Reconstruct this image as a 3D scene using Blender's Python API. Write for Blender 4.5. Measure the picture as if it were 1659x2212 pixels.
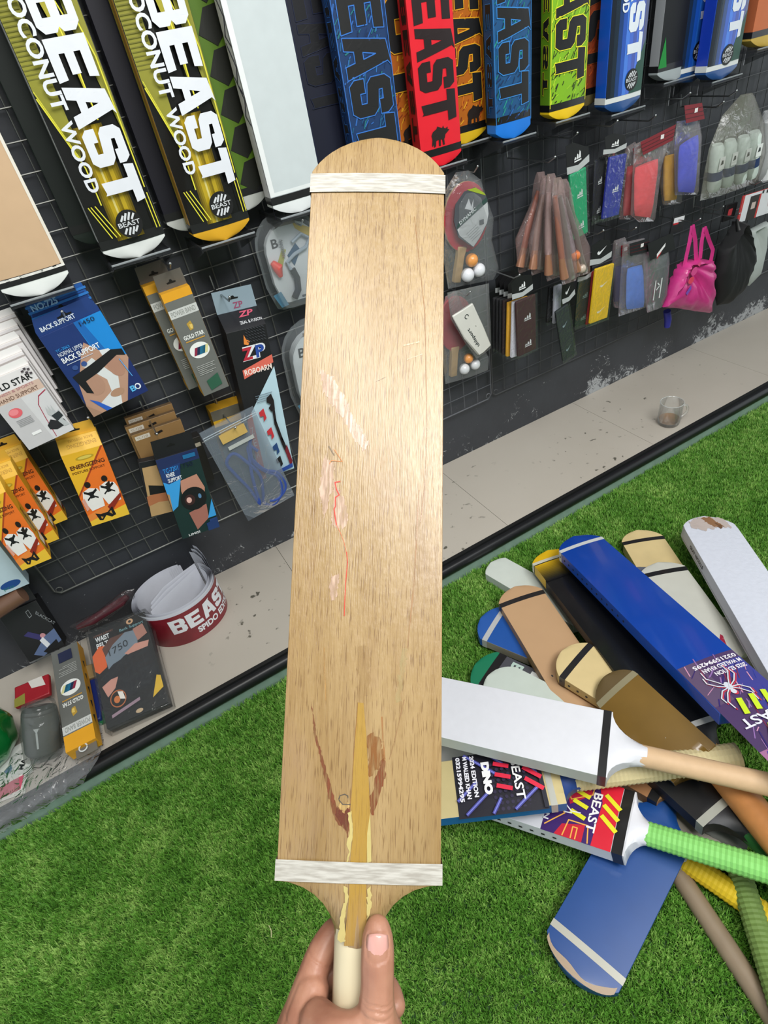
import bpy, bmesh, math, random
import numpy as np
from mathutils import Vector, Matrix, Euler, noise
from mathutils.geometry import tessellate_polygon
random.seed(7)
for o in list(bpy.data.objects): bpy.data.objects.remove(o)
SC = bpy.context.scene
COL = SC.collection
# ------------------------------------------------------------------ camera
F = 1273.6; CX, CY = 829.5, 1106.0; D = 1.41; HC = 1.271
R = ((0.8574710, 0.1549612, -0.4906428), (-0.4236099, 0.7538746, -0.5022227), (0.2920581, 0.6384826, 0.7120688))
def w_of(v): return Vector((v[0], v[2], -v[1]))          # camera-frame axes -> world
CAM = Vector((0, -D, HC))
cd = bpy.data.cameras.new('camera'); cam = bpy.data.objects.new('camera', cd); COL.objects.link(cam)
rx = w_of(R[0]); ry = -w_of(R[1]); rz = -w_of(R[2])
m = Matrix((rx, ry, rz)).transposed().to_4x4(); m.translation = CAM
cam.matrix_world = m
cd.sensor_fit = 'VERTICAL'; cd.sensor_height = 24.0; cd.lens = F/2212*24.0
cd.clip_start = 0.02; cd.clip_end = 50
SC.camera = cam
# ------------------------------------------------------------------ light
W = bpy.data.worlds.new('room_light'); SC.world = W; W.use_nodes = True
bg = W.node_tree.nodes['Background']; bg.inputs[0].default_value = (0.90, 0.96, 1.0, 1); bg.inputs[1].default_value = 0.72
def area(loc, tgt, sx, sy, power, col=(1, 1, 1)):
    l = bpy.data.lights.new('ceiling_tube_light', 'AREA'); l.shape = 'RECTANGLE'; l.size = sx; l.size_y = sy; l.energy = power; l.color = col
    o = bpy.data.objects.new('ceiling_tube_light', l); COL.objects.link(o); o.location = loc
    o.rotation_euler = (Vector(tgt)-Vector(loc)).to_track_quat('-Z', 'Y').to_euler()
    o['label'] = 'white ceiling light panel above the shop floor'; o['category'] = 'light'
    return o
area((0.75, -2.2, 2.75), (0.55, -0.7, 0.2), 1.5, 0.9, 38)
area((0.03, -1.28, 2.78), (0.03, -1.0, 0.4), 0.30, 0.9, 10, (1, .97, .90))
SC.view_settings.view_transform = 'Standard'; SC.view_settings.look = 'None'
SC.view_settings.gamma = 1; SC.view_settings.use_curve_mapping = False
SC.view_settings.exposure = 0.9
# ------------------------------------------------------------------ pixel rays
def ray(px, py):
    a = ((px-CX)/F, (py-CY)/F, 1.0)
    w = [sum(R[i][j]*a[i] for i in range(3)) for j in range(3)]
    return w_of(w)
def on_wall(px, py, y): d = ray(px, py); return CAM+d*((y+D)/d.y)
def on_level(px, py, z): d = ray(px, py); return CAM+d*((z-HC)/d.z)
def on_plane(px, py, p, n): d = ray(px, py); return CAM+d*((p-CAM).dot(n)/d.dot(n))
# ------------------------------------------------------------------ materials
MC = {}
def lin(h):
    if isinstance(h, str):
        h = h.lstrip('#'); h = h if len(h) == 6 else ''.join(q*2 for q in h); c = [int(h[i:i+2], 16)/255 for i in (0, 2, 4)]
    else: c = h
    return tuple(((x+.055)/1.055)**2.4 if x > .04045 else x/12.92 for x in c)+(1,)
def newmat(name):
    m = bpy.data.materials.new(name); m.use_nodes = True
    return m, m.node_tree, m.node_tree.nodes['Principled BSDF']
def P(hexc, rough=.5, metal=0, coat=0, var=.06, scale=30, bump=0):
    k = (hexc, rough, metal, coat, var, scale, bump)
    if k in MC: return MC[k]
    m, t, b = newmat('paint_'+str(hexc).strip('#'))
    c = lin(hexc); b.inputs['Roughness'].default_value = rough; b.inputs['Metallic'].default_value = metal
    b.inputs['Coat Weight'].default_value = coat; b.inputs['Coat Roughness'].default_value = .08
    if var or bump:
        tc = t.nodes.new('ShaderNodeTexCoord'); n = t.nodes.new('ShaderNodeTexNoise'); n.inputs['Scale'].default_value = scale; n.inputs['Detail'].default_value = 4
        t.links.new(tc.outputs['Object'], n.inputs['Vector'])
        mx = t.nodes.new('ShaderNodeMix'); mx.data_type = 'RGBA'
        mx.inputs[6].default_value = tuple(x*(1-var) for x in c[:3])+(1,); mx.inputs[7].default_value = tuple(min(1, x*(1+var)+.003) for x in c[:3])+(1,)
        t.links.new(n.outputs[0], mx.inputs[0]); t.links.new(mx.outputs[2], b.inputs['Base Color'])
        if bump:
            bp = t.nodes.new('ShaderNodeBump'); bp.inputs['Strength'].default_value = bump; bp.inputs['Distance'].default_value = .002
            t.links.new(n.outputs[0], bp.inputs['Height']); t.links.new(bp.outputs[0], b.inputs['Normal'])
    else: b.inputs['Base Color'].default_value = c
    MC[k] = m; return m
def plastic(veil=.12, hexc='#c8ccd0', rough=.12, gloss=.1, scale=25, bump=.7, fm=.5):
    """thin crumpled clear film: mostly see-through, a little veil and gloss"""
    k = ('film', veil, hexc, rough, gloss, scale, bump, fm)
    if k in MC: return MC[k]
    m = bpy.data.materials.new('clear_film'); m.use_nodes = True; t = m.node_tree; t.nodes.clear()
    o = t.nodes.new('ShaderNodeOutputMaterial'); tr = t.nodes.new('ShaderNodeBsdfTransparent'); df = t.nodes.new('ShaderNodeBsdfDiffuse'); gl = t.nodes.new('ShaderNodeBsdfGlossy')
    df.inputs[0].default_value = lin(hexc); gl.inputs['Roughness'].default_value = rough; gl.inputs[0].default_value = (.8, .8, .8, 1)
    m1 = t.nodes.new('ShaderNodeMixShader'); m2 = t.nodes.new('ShaderNodeMixShader')
    m1.inputs[0].default_value = veil
    fr = t.nodes.new('ShaderNodeFresnel'); fr.inputs[0].default_value = 1.3
    ad = t.nodes.new('ShaderNodeMath'); ad.operation = 'MULTIPLY_ADD'; ad.inputs[1].default_value = fm; ad.inputs[2].default_value = gloss*.05
    t.links.new(fr.outputs[0], ad.inputs[0]); t.links.new(ad.outputs[0], m2.inputs[0])
    t.links.new(tr.outputs[0], m1.inputs[1]); t.links.new(df.outputs[0], m1.inputs[2])
    t.links.new(m1.outputs[0], m2.inputs[1]); t.links.new(gl.outputs[0], m2.inputs[2]); t.links.new(m2.outputs[0], o.inputs[0])
    tc = t.nodes.new('ShaderNodeTexCoord'); n = t.nodes.new('ShaderNodeTexNoise'); n.inputs['Scale'].default_value = scale; n.inputs['Detail'].default_value = 3; n.inputs['Distortion'].default_value = 1.5
    b = t.nodes.new('ShaderNodeBump'); b.inputs['Strength'].default_value = bump; b.inputs['Distance'].default_value = .006
    t.links.new(tc.outputs['Object'], n.inputs['Vector']); t.links.new(n.outputs[0], b.inputs['Height']); t.links.new(b.outputs[0], gl.inputs['Normal']); t.links.new(b.outputs[0], fr.inputs['Normal'])
    MC[k] = m; return m
def as_mat(c): return c if isinstance(c, bpy.types.Material) else P(c)
METAL = P('#b9bcbd', .3, 1, var=0); BLKM = P('#1a1b1d', .45, 0, var=0)
# ------------------------------------------------------------------ mesh builder
class MB:
    def __init__(s): s.v = []; s.f = []; s.m = []; s.mats = []
    def mi(s, c):
        m = as_mat(c)
        if m not in s.mats: s.mats.append(m)
        return s.mats.index(m)
    def face(s, pts, c):
        i = len(s.v); s.v += [tuple(p) for p in pts]; s.f.append(tuple(range(i, i+len(pts)))); s.m.append(s.mi(c))
    def box(s, a, b, c, M=None, taper=None):
        x0, y0, z0 = a; x1, y1, z1 = b
        P8 = [Vector(p) for p in ((x0, y0, z0), (x1, y0, z0), (x1, y1, z0), (x0, y1, z0), (x0, y0, z1), (x1, y0, z1), (x1, y1, z1), (x0, y1, z1))]
        if M: P8 = [M @ p for p in P8]
        s.hexa(P8, c)
    def hexa(s, P8, c):
        i = len(s.v); s.v += [tuple(p) for p in P8]; k = s.mi(c)
        for q in ((0, 3, 2, 1), (4, 5, 6, 7), (0, 1, 5, 4), (1, 2, 6, 5), (2, 3, 7, 6), (3, 0, 4, 7)):
            s.f.append(tuple(i+j for j in q)); s.m.append(k)
    def rings(s, rings, c, closed=True, cap=True, flip=False):
        """loft; c may be a function (ring index, point index) -> colour"""
        n = len(rings[0]); i0 = len(s.v)
        for r in rings: s.v += [tuple(p) for p in r]
        fn = c if callable(c) and not isinstance(c, bpy.types.Material) else (lambda a, b: c)
        for a in range(len(rings)-1):
            for b in range(n if closed else n-1):
                q = (i0+a*n+b, i0+a*n+(b+1) % n, i0+(a+1)*n+(b+1) % n, i0+(a+1)*n+b)
                s.f.append(q[::-1] if flip else q); s.m.append(s.mi(fn(a, b)))
        if cap and closed:
            e = i0+(len(rings)-1)*n
            s.f.append(tuple(range(i0, i0+n))[::-1] if not flip else tuple(range(i0, i0+n))); s.m.append(s.mi(fn(0, 0)))
            s.f.append(tuple(range(e, e+n)) if not flip else tuple(range(e, e+n))[::-1]); s.m.append(s.mi(fn(len(rings)-2, 0)))
    def tube(s, path, r, c, n=8, cap=True):
        path = [Vector(p) for p in path]; rs = r if isinstance(r, (list, tuple)) else [r]*len(path)
        up = None; R_ = []
        for i, p in enumerate(path):
            t = (path[min(i+1, len(path)-1)]-path[max(i-1, 0)]).normalized()
            if up is None: up = t.orthogonal().normalized()
            up = (up-t*up.dot(t)).normalized(); sd = t.cross(up)
            R_.append([p+(up*math.cos(2*math.pi*k/n)+sd*math.sin(2*math.pi*k/n))*rs[i] for k in range(n)])
        s.rings(R_, c, cap=cap)
    def lathe(s, prof, c, n=24, M=None, closed=False):
        R_ = [[Vector((r*math.cos(2*math.pi*k/n), r*math.sin(2*math.pi*k/n), z)) for k in range(n)] for r, z in prof]
        if M: R_ = [[M @ p for p in q] for q in R_]
        s.rings(R_, c, cap=closed)
    def ball(s, ctr, r, c, n=12, sc=(1, 1, 1)):
        ctr = Vector(ctr); R_ = []
        for i in range(1, n):
            a = math.pi*i/n; R_.append([ctr+Vector((r*math.sin(a)*math.cos(2*math.pi*k/n)*sc[0], r*math.sin(a)*math.sin(2*math.pi*k/n)*sc[1], -r*math.cos(a)*sc[2])) for k in range(n)])
        s.rings(R_, c)
    def prism(s, poly, fn, c, side=None):
        """poly 2D list; fn(x,y,k) k=0 back,1 front -> 3D"""
        n = len(poly); i0 = len(s.v)
        s.v += [tuple(fn(x, y, 0)) for x, y in poly]+[tuple(fn(x, y, 1)) for x, y in poly]
        tri = tessellate_polygon([[Vector((x, y, 0)) for x, y in poly]])
        for t in tri:
            s.f.append(tuple(i0+n+j for j in t)); s.m.append(s.mi(c)); s.f.append(tuple(i0+j for j in t[::-1])); s.m.append(s.mi(c))
        for j in range(n):
            s.f.append((i0+j, i0+(j+1) % n, i0+n+(j+1) % n, i0+n+j)); s.m.append(s.mi(side or c))
    def build(s, name, parent=None, M=None, smooth=40, bevel=0, fix=True, **props):
        me = bpy.data.meshes.new(name); me.from_pydata([tuple(p) for p in s.v], [], s.f)
        for m in s.mats: me.materials.append(m)
        me.polygons.foreach_set('material_index', s.m)
        if fix:
            bm = bmesh.new(); bm.from_mesh(me); bmesh.ops.recalc_face_normals(bm, faces=bm.faces); bm.to_mesh(me); bm.free()
        if smooth:
            me.polygons.foreach_set('use_smooth', [True]*len(me.polygons)); me.set_sharp_from_angle(angle=math.radians(smooth))
        me.update()
        o = bpy.data.objects.new(name, me); COL.objects.link(o)
        if parent: o.parent = parent
        if M: o.matrix_local = M
        if bevel:
            b = o.modifiers.new('bevel', 'BEVEL'); b.width = bevel; b.segments = 2; b.limit_method = 'ANGLE'; b.angle_limit = math.radians(50)
        for k, v in props.items(): o[k] = v
        return o
def thing(name, label, cat, M=None, group=None):
    o = bpy.data.objects.new(name, None); COL.objects.link(o); o.empty_display_size = .02
    if M is not None: o.matrix_world = M
    o['label'] = label; o['category'] = cat
    if group: o['group'] = group
    return o
def tag(o, label, cat, group=None):
    o['label'] = label; o['category'] = cat
    if group: o['group'] = group
    return o
def structure(o): o['kind'] = 'structure'; return o
def frame(x, y, z, o):
    m = Matrix((Vector(x).normalized(), Vector(y).normalized(), Vector(z).normalized())).transposed().to_4x4(); m.translation = o; return m
# ------------------------------------------------------------------ print canvas (flat lettering and artwork on a face)
TXT = {}
def text_mesh(s, bold=0.0):
    k = (s, bold)
    if k in TXT: return TXT[k]
    cu = bpy.data.curves.new('t', 'FONT'); cu.body = s; cu.size = 1; cu.resolution_u = 3; cu.offset = bold; cu.fill_mode = 'FRONT'; cu.dimensions = '2D'
    ob = bpy.data.objects.new('t', cu); COL.objects.link(ob)
    bpy.context.view_layer.update()
    me = bpy.data.meshes.new_from_object(ob.evaluated_get(bpy.context.evaluated_depsgraph_get()))
    v = [(p.co.x, p.co.y) for p in me.vertices]; f = [tuple(p.vertices) for p in me.polygons]
    bpy.data.objects.remove(ob); bpy.data.curves.remove(cu); bpy.data.meshes.remove(me)
    xs = [p[0] for p in v] or [0, 1]; ys = [p[1] for p in v] or [0, 1]
    v = [((x-min(xs))/(max(xs)-min(xs)), (y-min(ys))/(max(ys)-min(ys))) for x, y in v]
    TXT[k] = (v, f, (max(xs)-min(xs))/(max(ys)-min(ys))); return TXT[k]
# chunky block glyphs, unit box, y up; polygon + optional hole
GL = {
 'B': ([(0, 0), (.82, 0), (1, .14), (1, .42), (.88, .5), (1, .58), (1, .86), (.82, 1), (0, 1)], [[(.34, .62), (.34, .8), (.66, .8), (.66, .62)], [(.34, .2), (.34, .4), (.66, .4), (.66, .2)]]),
 'E': ([(0, 0), (1, 0), (.96, .24), (.36, .24), (.36, .38), (.86, .38), (.86, .6), (.36, .6), (.36, .76), (.96, .76), (1, 1), (0, 1)], []),
 'A': ([(0, 0), (.3, 0), (.36, .22), (.66, .22), (.72, 0), (1.04, 0), (.74, 1), (.86, 1.08), (.22, 1.0)], [[(.43, .42), (.6, .42), (.52, .72)]]),
 'S': ([(0, .12), (.14, 0), (.86, 0), (1, .14), (1, .5), (.84, .62), (.34, .68), (.34, .78), (.62, .78), (.62, .68), (1, .68), (1, .86), (.86, 1), (.14, 1), (0, .86), (0, .52), (.14, .42), (.66, .36), (.66, .22), (.36, .22), (.36, .34), (0, .34)], []),
 'T': ([(.32, 0), (.62, .04), (.68, 0), (.68, .74), (1.05, .74), (1, 1), (0, 1), (-.05, .74), (.32, .74)], [])}
class Canvas:
    def __init__(s, fn, sub=0): s.fn = fn; s.mb = MB(); s.l = 0; s.sub = sub; a, b = fn(0, 0, 0), fn(0, 1, 0); s.down = b[2] < a[2]-1e-6 and abs(b[1]-a[1]) < 1e-6
    def tris(s, pts, tri, c):
        s.l += 1; l = s.l
        if s.sub:
            P2 = list(pts); T = [tuple(t) for t in tri]
            for _ in range(4):
                N = []; ch = False
                for t in T:
                    if len(t) > 3: 
                        for j in range(1, len(t)-1): N.append((t[0], t[j], t[j+1]))
                        ch = True; continue
                    du = max(abs(P2[t[i]][0]-P2[t[(i+1) % 3]][0]) for i in range(3))
                    if du > s.sub:
                        e = max(range(3), key=lambda i: abs(P2[t[i]][0]-P2[t[(i+1) % 3]][0])); a, b, d = t[e], t[(e+1) % 3], t[(e+2) % 3]
                        P2.append(((P2[a][0]+P2[b][0])/2, (P2[a][1]+P2[b][1])/2)); k = len(P2)-1; N += [(a, k, d), (k, b, d)]; ch = True
                    else: N.append(t)
                T = N
                if not ch: break
            pts, tri = P2, T
        i0 = len(s.mb.v); s.mb.v += [tuple(s.fn(p[0], p[1], l)) for p in pts]; k = s.mb.mi(c)
        for t in tri: s.mb.f.append(tuple(i0+j for j in t)); s.mb.m.append(k)
    def poly(s, pts, c, holes=()):
        loops = [[Vector((x, y, 0)) for x, y in pts]]+[[Vector((x, y, 0)) for x, y in h] for h in holes]
        allp = [p for L in loops for p in L]
        s.tris([(p.x, p.y) for p in allp], tessellate_polygon(loops), c)
    def rect(s, x0, y0, x1, y1, c): s.tris([(x0, y0), (x1, y0), (x1, y1), (x0, y1)], [(0, 1, 2), (0, 2, 3)], c)
    def ell(s, x, y, rx, ry, c, n=20): s.poly([(x+rx*math.cos(2*math.pi*k/n), y+ry*math.sin(2*math.pi*k/n)) for k in range(n)], c)
    def line(s, pts, wd, c, closed=False):
        pts = [Vector(p) for p in pts]; T = []; V_ = []
        seg = list(zip(pts, pts[1:]+([pts[0]] if closed else [])))
        if not closed: seg = seg[:len(pts)-1]
        for a, b in seg:
            d = b-a
            if d.length < 1e-9: continue
            d.normalize(); n = Vector((-d.y, d.x))*wd/2; e = d*wd*.3; i = len(V_)
            V_ += [tuple(a-e+n), tuple(b+e+n), tuple(b+e-n), tuple(a-e-n)]; T += [(i, i+1, i+2), (i, i+2, i+3)]
        s.tris(V_, T, c)
    def aff(s, x, y, w, h, rot=0, shear=0, flip=False):
        ca, sa = math.cos(rot), math.sin(rot)
        def g(u, v):
            a = u*w+v*h*shear; b = v*h
            return (x+a*ca-b*sa, y+a*sa+b*ca)
        return g
    def text(s, t, x, y, h, c, w=None, rot=0, bold=0.0, shear=0, sy=1):
        """x,y = lower-left of text box; sy=-1 when the canvas' y runs down"""
        v, f, asp = text_mesh(t, bold)
        w = w if w else asp*h
        g = s.aff(x, y, w, h, rot, shear)
        if s.down:
            ca, sa = math.cos(rot), math.sin(rot)
            def g(u, vv): a = u*w+vv*h*shear; b = vv*h; return (x+a*ca+b*sa, y-(-a*sa+b*ca)) if 0 else (x+a*ca+b*sa, y+a*sa-b*ca)
        s.tris([g(*p) for p in v], f, c)
    def glyph(s, ch, x, y, w, h, c, rot=0, outline=None, ow=0, shear=0):
        g = s.aff(x, y, w, h, rot, shear); o, hs = GL[ch]
        if outline: s.line([g(*p) for p in o], ow*2, outline, True)
        s.poly([g(*p) for p in o], c, [[g(*p) for p in q] for q in hs])
        if outline:
            for q in hs: s.line([g(*p) for p in q], ow, outline, True)
    def build(s, name, parent, M=None, **k):
        return s.mb.build(name, parent, M, smooth=0, fix=False, **k)
# ================================================================== setting
def turf_mat(base=False):
    m, t, b = newmat('turf_green'); b.inputs['Roughness'].default_value = .55
    geo = t.nodes.new('ShaderNodeObjectInfo'); r = t.nodes.new('ShaderNodeValToRGB')
    n = t.nodes.new('ShaderNodeTexNoise'); n.inputs['Scale'].default_value = 9; n.inputs['Detail'].default_value = 6
    g2 = t.nodes.new('ShaderNodeNewGeometry'); t.links.new(g2.outputs['Position'], n.inputs['Vector'])
    ad = t.nodes.new('ShaderNodeMath'); ad.operation = 'MULTIPLY_ADD'; ad.inputs[1].default_value = .5
    t.links.new(geo.outputs['Random'], ad.inputs[0]); t.links.new(n.outputs[0], ad.inputs[2])
    sc = t.nodes.new('ShaderNodeMath'); sc.operation = 'MULTIPLY'; sc.inputs[1].default_value = .75; t.links.new(ad.outputs[0], sc.inputs[0])
    t.links.new(sc.outputs[0], r.inputs[0])
    e = r.color_ramp.elements
    if base: e[0].color = lin('#1c480c'); e[1].color = lin('#2a6216')
    else:
        e[0].position = .25; e[0].color = lin('#4a8026'); e[1].position = .85; e[1].color = lin('#a6cc6a')
        x = r.color_ramp.elements.new(.55); x.color = lin('#6aa43a')
    t.links.new(r.outputs[0], b.inputs['Base Color']); return m
mb = MB(); mb.box((-3, -4, -.05), (5, 0, 0), turf_mat(True)); floor = structure(mb.build('floor', smooth=0))
def wall_mat():
    m, t, b = newmat('black_painted_wall'); b.inputs['Roughness'].default_value = .5
    g = t.nodes.new('ShaderNodeNewGeometry'); sx = t.nodes.new('ShaderNodeSeparateXYZ'); t.links.new(g.outputs['Position'], sx.inputs[0])
    def nz(scale, detail=5, rough=.6, dist=0):
        n = t.nodes.new('ShaderNodeTexNoise'); n.inputs['Scale'].default_value = scale; n.inputs['Detail'].default_value = detail; n.inputs['Roughness'].default_value = rough; n.inputs['Distortion'].default_value = dist
        t.links.new(g.outputs['Position'], n.inputs['Vector']); return n.outputs[0]
    def mth(op, a, b_, c=None):
        n = t.nodes.new('ShaderNodeMath'); n.operation = op
        for i, q in enumerate((a, b_, c)):
            if q is None: continue
            if isinstance(q, (int, float)): n.inputs[i].default_value = q
            else: t.links.new(q, n.inputs[i])
        return n.outputs[0]
    def ramp(v, a, b_):
        n = t.nodes.new('ShaderNodeMapRange'); n.inputs[1].default_value = a; n.inputs[2].default_value = b_; t.links.new(v, n.inputs[0]); return n.outputs[0]
    base = t.nodes.new('ShaderNodeMix'); base.data_type = 'RGBA'; base.inputs[6].default_value = lin('#2a2c30'); base.inputs[7].default_value = lin('#43464c'); t.links.new(nz(5, 6), base.inputs[0])
    # worn paint: chips of white plaster, mostly close above the plinth
    near = ramp(sx.outputs[2], .30, .085)
    chip = mth('MULTIPLY_ADD', near, .30, mth('MULTIPLY_ADD', nz(5.5, 2), .80, mth('MULTIPLY', nz(42, 9, .78, 1.2), 1.0)))
    right = ramp(sx.outputs[0], -.3, .75)
    chip = mth('MULTIPLY_ADD', right, .05, chip)
    mask = ramp(chip, 1.285, 1.315)
    mx = t.nodes.new('ShaderNodeMix'); mx.data_type = 'RGBA'; t.links.new(mask, mx.inputs[0]); t.links.new(base.outputs[2], mx.inputs[6]); mx.inputs[7].default_value = lin('#a8abad')
    sp = ramp(nz(95, 2, .5), .745, .77)
    mx2 = t.nodes.new('ShaderNodeMix'); mx2.data_type = 'RGBA'; t.links.new(mth('MULTIPLY', sp, ramp(sx.outputs[2], .36, .2)), mx2.inputs[0]); t.links.new(mx.outputs[2], mx2.inputs[6]); mx2.inputs[7].default_value = lin('#b8babb')
    t.links.new(mx2.outputs[2], b.inputs['Base Color'])
    bp = t.nodes.new('ShaderNodeBump'); bp.inputs['Strength'].default_value = .35; bp.inputs['Distance'].default_value = .004; t.links.new(nz(12, 7), bp.inputs['Height']); t.links.new(bp.outputs[0], b.inputs['Normal'])
    return m
mb = MB(); mb.box((-3, 0, 0), (5, .12, 3.0), wall_mat()); structure(mb.build('wall_back', smooth=0))
# raised plinth along the wall: tiles with fine joints, dark nosing, grey-green strip under it
def y_e(x): return -.3863+.0134*x
def tile_mat():
    m, t, b = newmat('beige_tile'); b.inputs['Roughness'].default_value = .42
    g = t.nodes.new('ShaderNodeNewGeometry')
    def nz(s, d=3):
        n = t.nodes.new('ShaderNodeTexNoise'); n.inputs['Scale'].default_value = s; n.inputs['Detail'].default_value = d; t.links.new(g.outputs['Position'], n.inputs['Vector']); return n.outputs[0]
    a = t.nodes.new('ShaderNodeMix'); a.data_type = 'RGBA'; a.inputs[6].default_value = lin('#b0a89c'); a.inputs[7].default_value = lin('#c2bbb0'); t.links.new(nz(3, 5), a.inputs[0])
    f = t.nodes.new('ShaderNodeMapRange'); f.inputs[1].default_value = .67; f.inputs[2].default_value = .73; t.links.new(nz(42, 2), f.inputs[0])
    f2 = t.nodes.new('ShaderNodeMapRange'); f2.inputs[1].default_value = .48; f2.inputs[2].default_value = .62; t.links.new(nz(2.2, 2), f2.inputs[0])
    mu = t.nodes.new('ShaderNodeMath'); mu.operation = 'MULTIPLY'; t.links.new(f.outputs[0], mu.inputs[0]); t.links.new(f2.outputs[0], mu.inputs[1])
    c = t.nodes.new('ShaderNodeMix'); c.data_type = 'RGBA'; t.links.new(mu.outputs[0], c.inputs[0]); t.links.new(a.outputs[2], c.inputs[6]); c.inputs[7].default_value = lin('#5d5a50')
    t.links.new(c.outputs[2], b.inputs['Base Color']); return m
TILE = tile_mat()
mb = MB(); X0, X1 = -3, 5
mb.hexa([Vector(p) for p in ((X0, y_e(X0)+.003, 0), (X1, y_e(X1)+.003, 0), (X1, 0, 0), (X0, 0, 0), (X0, y_e(X0)+.003, .075), (X1, y_e(X1)+.003, .075), (X1, 0, .075), (X0, 0, .075))], '#6d685f')
ledge = structure(mb.build('floor_plinth', smooth=0))
xs = [-3, -2.2, -1.6, -1.0, -.40, .20, .80, 1.40, 2.0, 2.6, 3.2, 5]
for a, b_ in zip(xs, xs[1:]):
    mb = MB(); g = .0006
    mb.hexa([Vector(p) for p in ((a+g, y_e(a), .075), (b_-g, y_e(b_), .075), (b_-g, -.001, .075), (a+g, -.001, .075), (a+g, y_e(a), .08), (b_-g, y_e(b_), .08), (b_-g, -.001, .08), (a+g, -.001, .08))], TILE)
    mb.build('tile', ledge, smooth=0)
NOSE = P('#17181b', .38, 0, .0, .25, 14, .2); STRIP = P('#86a091', .35, 0, 0, .25, 40)  # strip colour has the turf's green reflection painted into it
mb = MB()
prof = [(.0, .0795), (.010, .0785), (.0105, .0715), (.014, .0715), (.020, .073), (.026, .070), (.0305, .062), (.031, .052), (.027, .043), (.020, .038), (.0, .038)]
mb.rings([[Vector((x, y_e(x)-a, z)) for a, z in prof] for x in (X0, X1)], lambda a, b_: '#08090a' if b_ < 2 else NOSE)
structure(mb.build('trim_1', smooth=50))
mb = MB(); mb.rings([[Vector((x, y_e(x)-a, z)) for a, z in ((0, .038), (.021, .038), (.023, .012), (.023, .0), (0, 0))] for x in (X0, X1)], STRIP); structure(mb.build('trim_2', smooth=0))
# other sides of the shop, outside the picture
mb = MB(); mb.box((-3, -4.12, 0), (5, -4, 3.0), '#c9c9c6'); structure(mb.build('wall_front', smooth=0))
mb = MB(); mb.box((-3, -4.12, 3.0), (5, .12, 3.1), '#d6d6d4'); structure(mb.build('ceiling', smooth=0))
# ------------------------------------------------------------------ turf: short blades
def clump(nm, n):
    mb = MB(); g = turf_mat()
    for i in range(n):
        a = random.uniform(0, 6.28); r = random.uniform(0, .009); x, y = r*math.cos(a), r*math.sin(a)
        h = random.uniform(.008, .017); b = random.uniform(0, 6.28); ln = random.uniform(.001, .011); w = .0008
        px, py = -math.sin(b)*w, math.cos(b)*w; dx, dy = math.cos(b)*ln, math.sin(b)*ln
        p0 = (x+px, y+py, 0); p1 = (x-px, y-py, 0); p2 = (x-px+dx*.4, y-py+dy*.4, h*.6); p3 = (x+px+dx*.4, y+py+dy*.4, h*.6)
        mb.face([p0, p1, p2, p3], g); mb.face([p3, p2, (x+dx, y+dy, h)], g)
    return mb.build(nm, None, smooth=0, fix=False)
cl = clump('turf_tuft', 22); me_cl = cl.data; bpy.data.objects.remove(cl)
def scatter():
    # geometry nodes on a grid mesh: one tuft per vertex
    ng = bpy.data.node_groups.new('turf_tufts', 'GeometryNodeTree')
    ng.interface.new_socket('Geometry', in_out='INPUT', socket_type='NodeSocketGeometry'); ng.interface.new_socket('Geometry', in_out='OUTPUT', socket_type='NodeSocketGeometry')
    N = ng.nodes; L = ng.links; gi = N.new('NodeGroupInput'); go = N.new('NodeGroupOutput')
    ho = bpy.data.objects.new('turf_tuft', me_cl); COL.objects.link(ho); ho.location = (0.3, -.9, -.04); ho.scale = (.01,)*3
    oi = N.new('GeometryNodeObjectInfo'); oi.inputs[0].default_value = ho; oi.transform_space = 'ORIGINAL'
    ip = N.new('GeometryNodeInstanceOnPoints'); rr = N.new('FunctionNodeRandomValue'); rr.data_type = 'FLOAT_VECTOR'
    rr.inputs[0].default_value = (-.2, -.2, 0); rr.inputs[1].default_value = (.2, .2, 6.28)
    rs = N.new('FunctionNodeRandomValue'); rs.data_type = 'FLOAT'; rs.inputs[2].default_value = .75; rs.inputs[3].default_value = 1.3
    L.new(gi.outputs[0], ip.inputs['Points']); L.new(oi.outputs['Geometry'], ip.inputs['Instance']); L.new(rr.outputs[0], ip.inputs['Rotation']); L.new(rs.outputs[1], ip.inputs['Scale'])
    L.new(ip.outputs[0], go.inputs[0])
    rnd = np.random.RandomState(3); st = .0072
    X, Y = np.meshgrid(np.arange(-1.15, 2.35, st), np.arange(-1.85, -.385, st)); X = X.ravel()+rnd.uniform(-.5, .5, X.size)*st; Y = Y.ravel()+rnd.uniform(-.5, .5, Y.size)*st
    keep = Y < (-.3863+.0134*X-.028)
    # drop what lies far outside the picture
    v = np.stack([X, Y+D, 0*X+HC], 0); Rm = np.array(R); c = Rm @ v; u = c[0]/c[2]*F+CX; w = c[1]/c[2]*F+CY
    keep &= (c[2] > .1) & (u > -500) & (u < 2160) & (w > -200) & (w < 2800)
    pts = np.stack([X[keep], Y[keep], 0*X[keep]], 1)
    me = bpy.data.meshes.new('turf'); me.vertices.add(len(pts)); me.vertices.foreach_set('co', pts.ravel().astype(np.float32)); me.update()
    o = bpy.data.objects.new('turf', me); COL.objects.link(o); md = o.modifiers.new('tufts', 'NODES'); md.node_group = ng
    ho.parent = o; ho['kind'] = 'stuff'
    o['kind'] = 'stuff'; o['label'] = 'bright green artificial turf carpet covering the shop floor'; o['category'] = 'turf'
    print('turf points', len(pts))
scatter()
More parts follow.
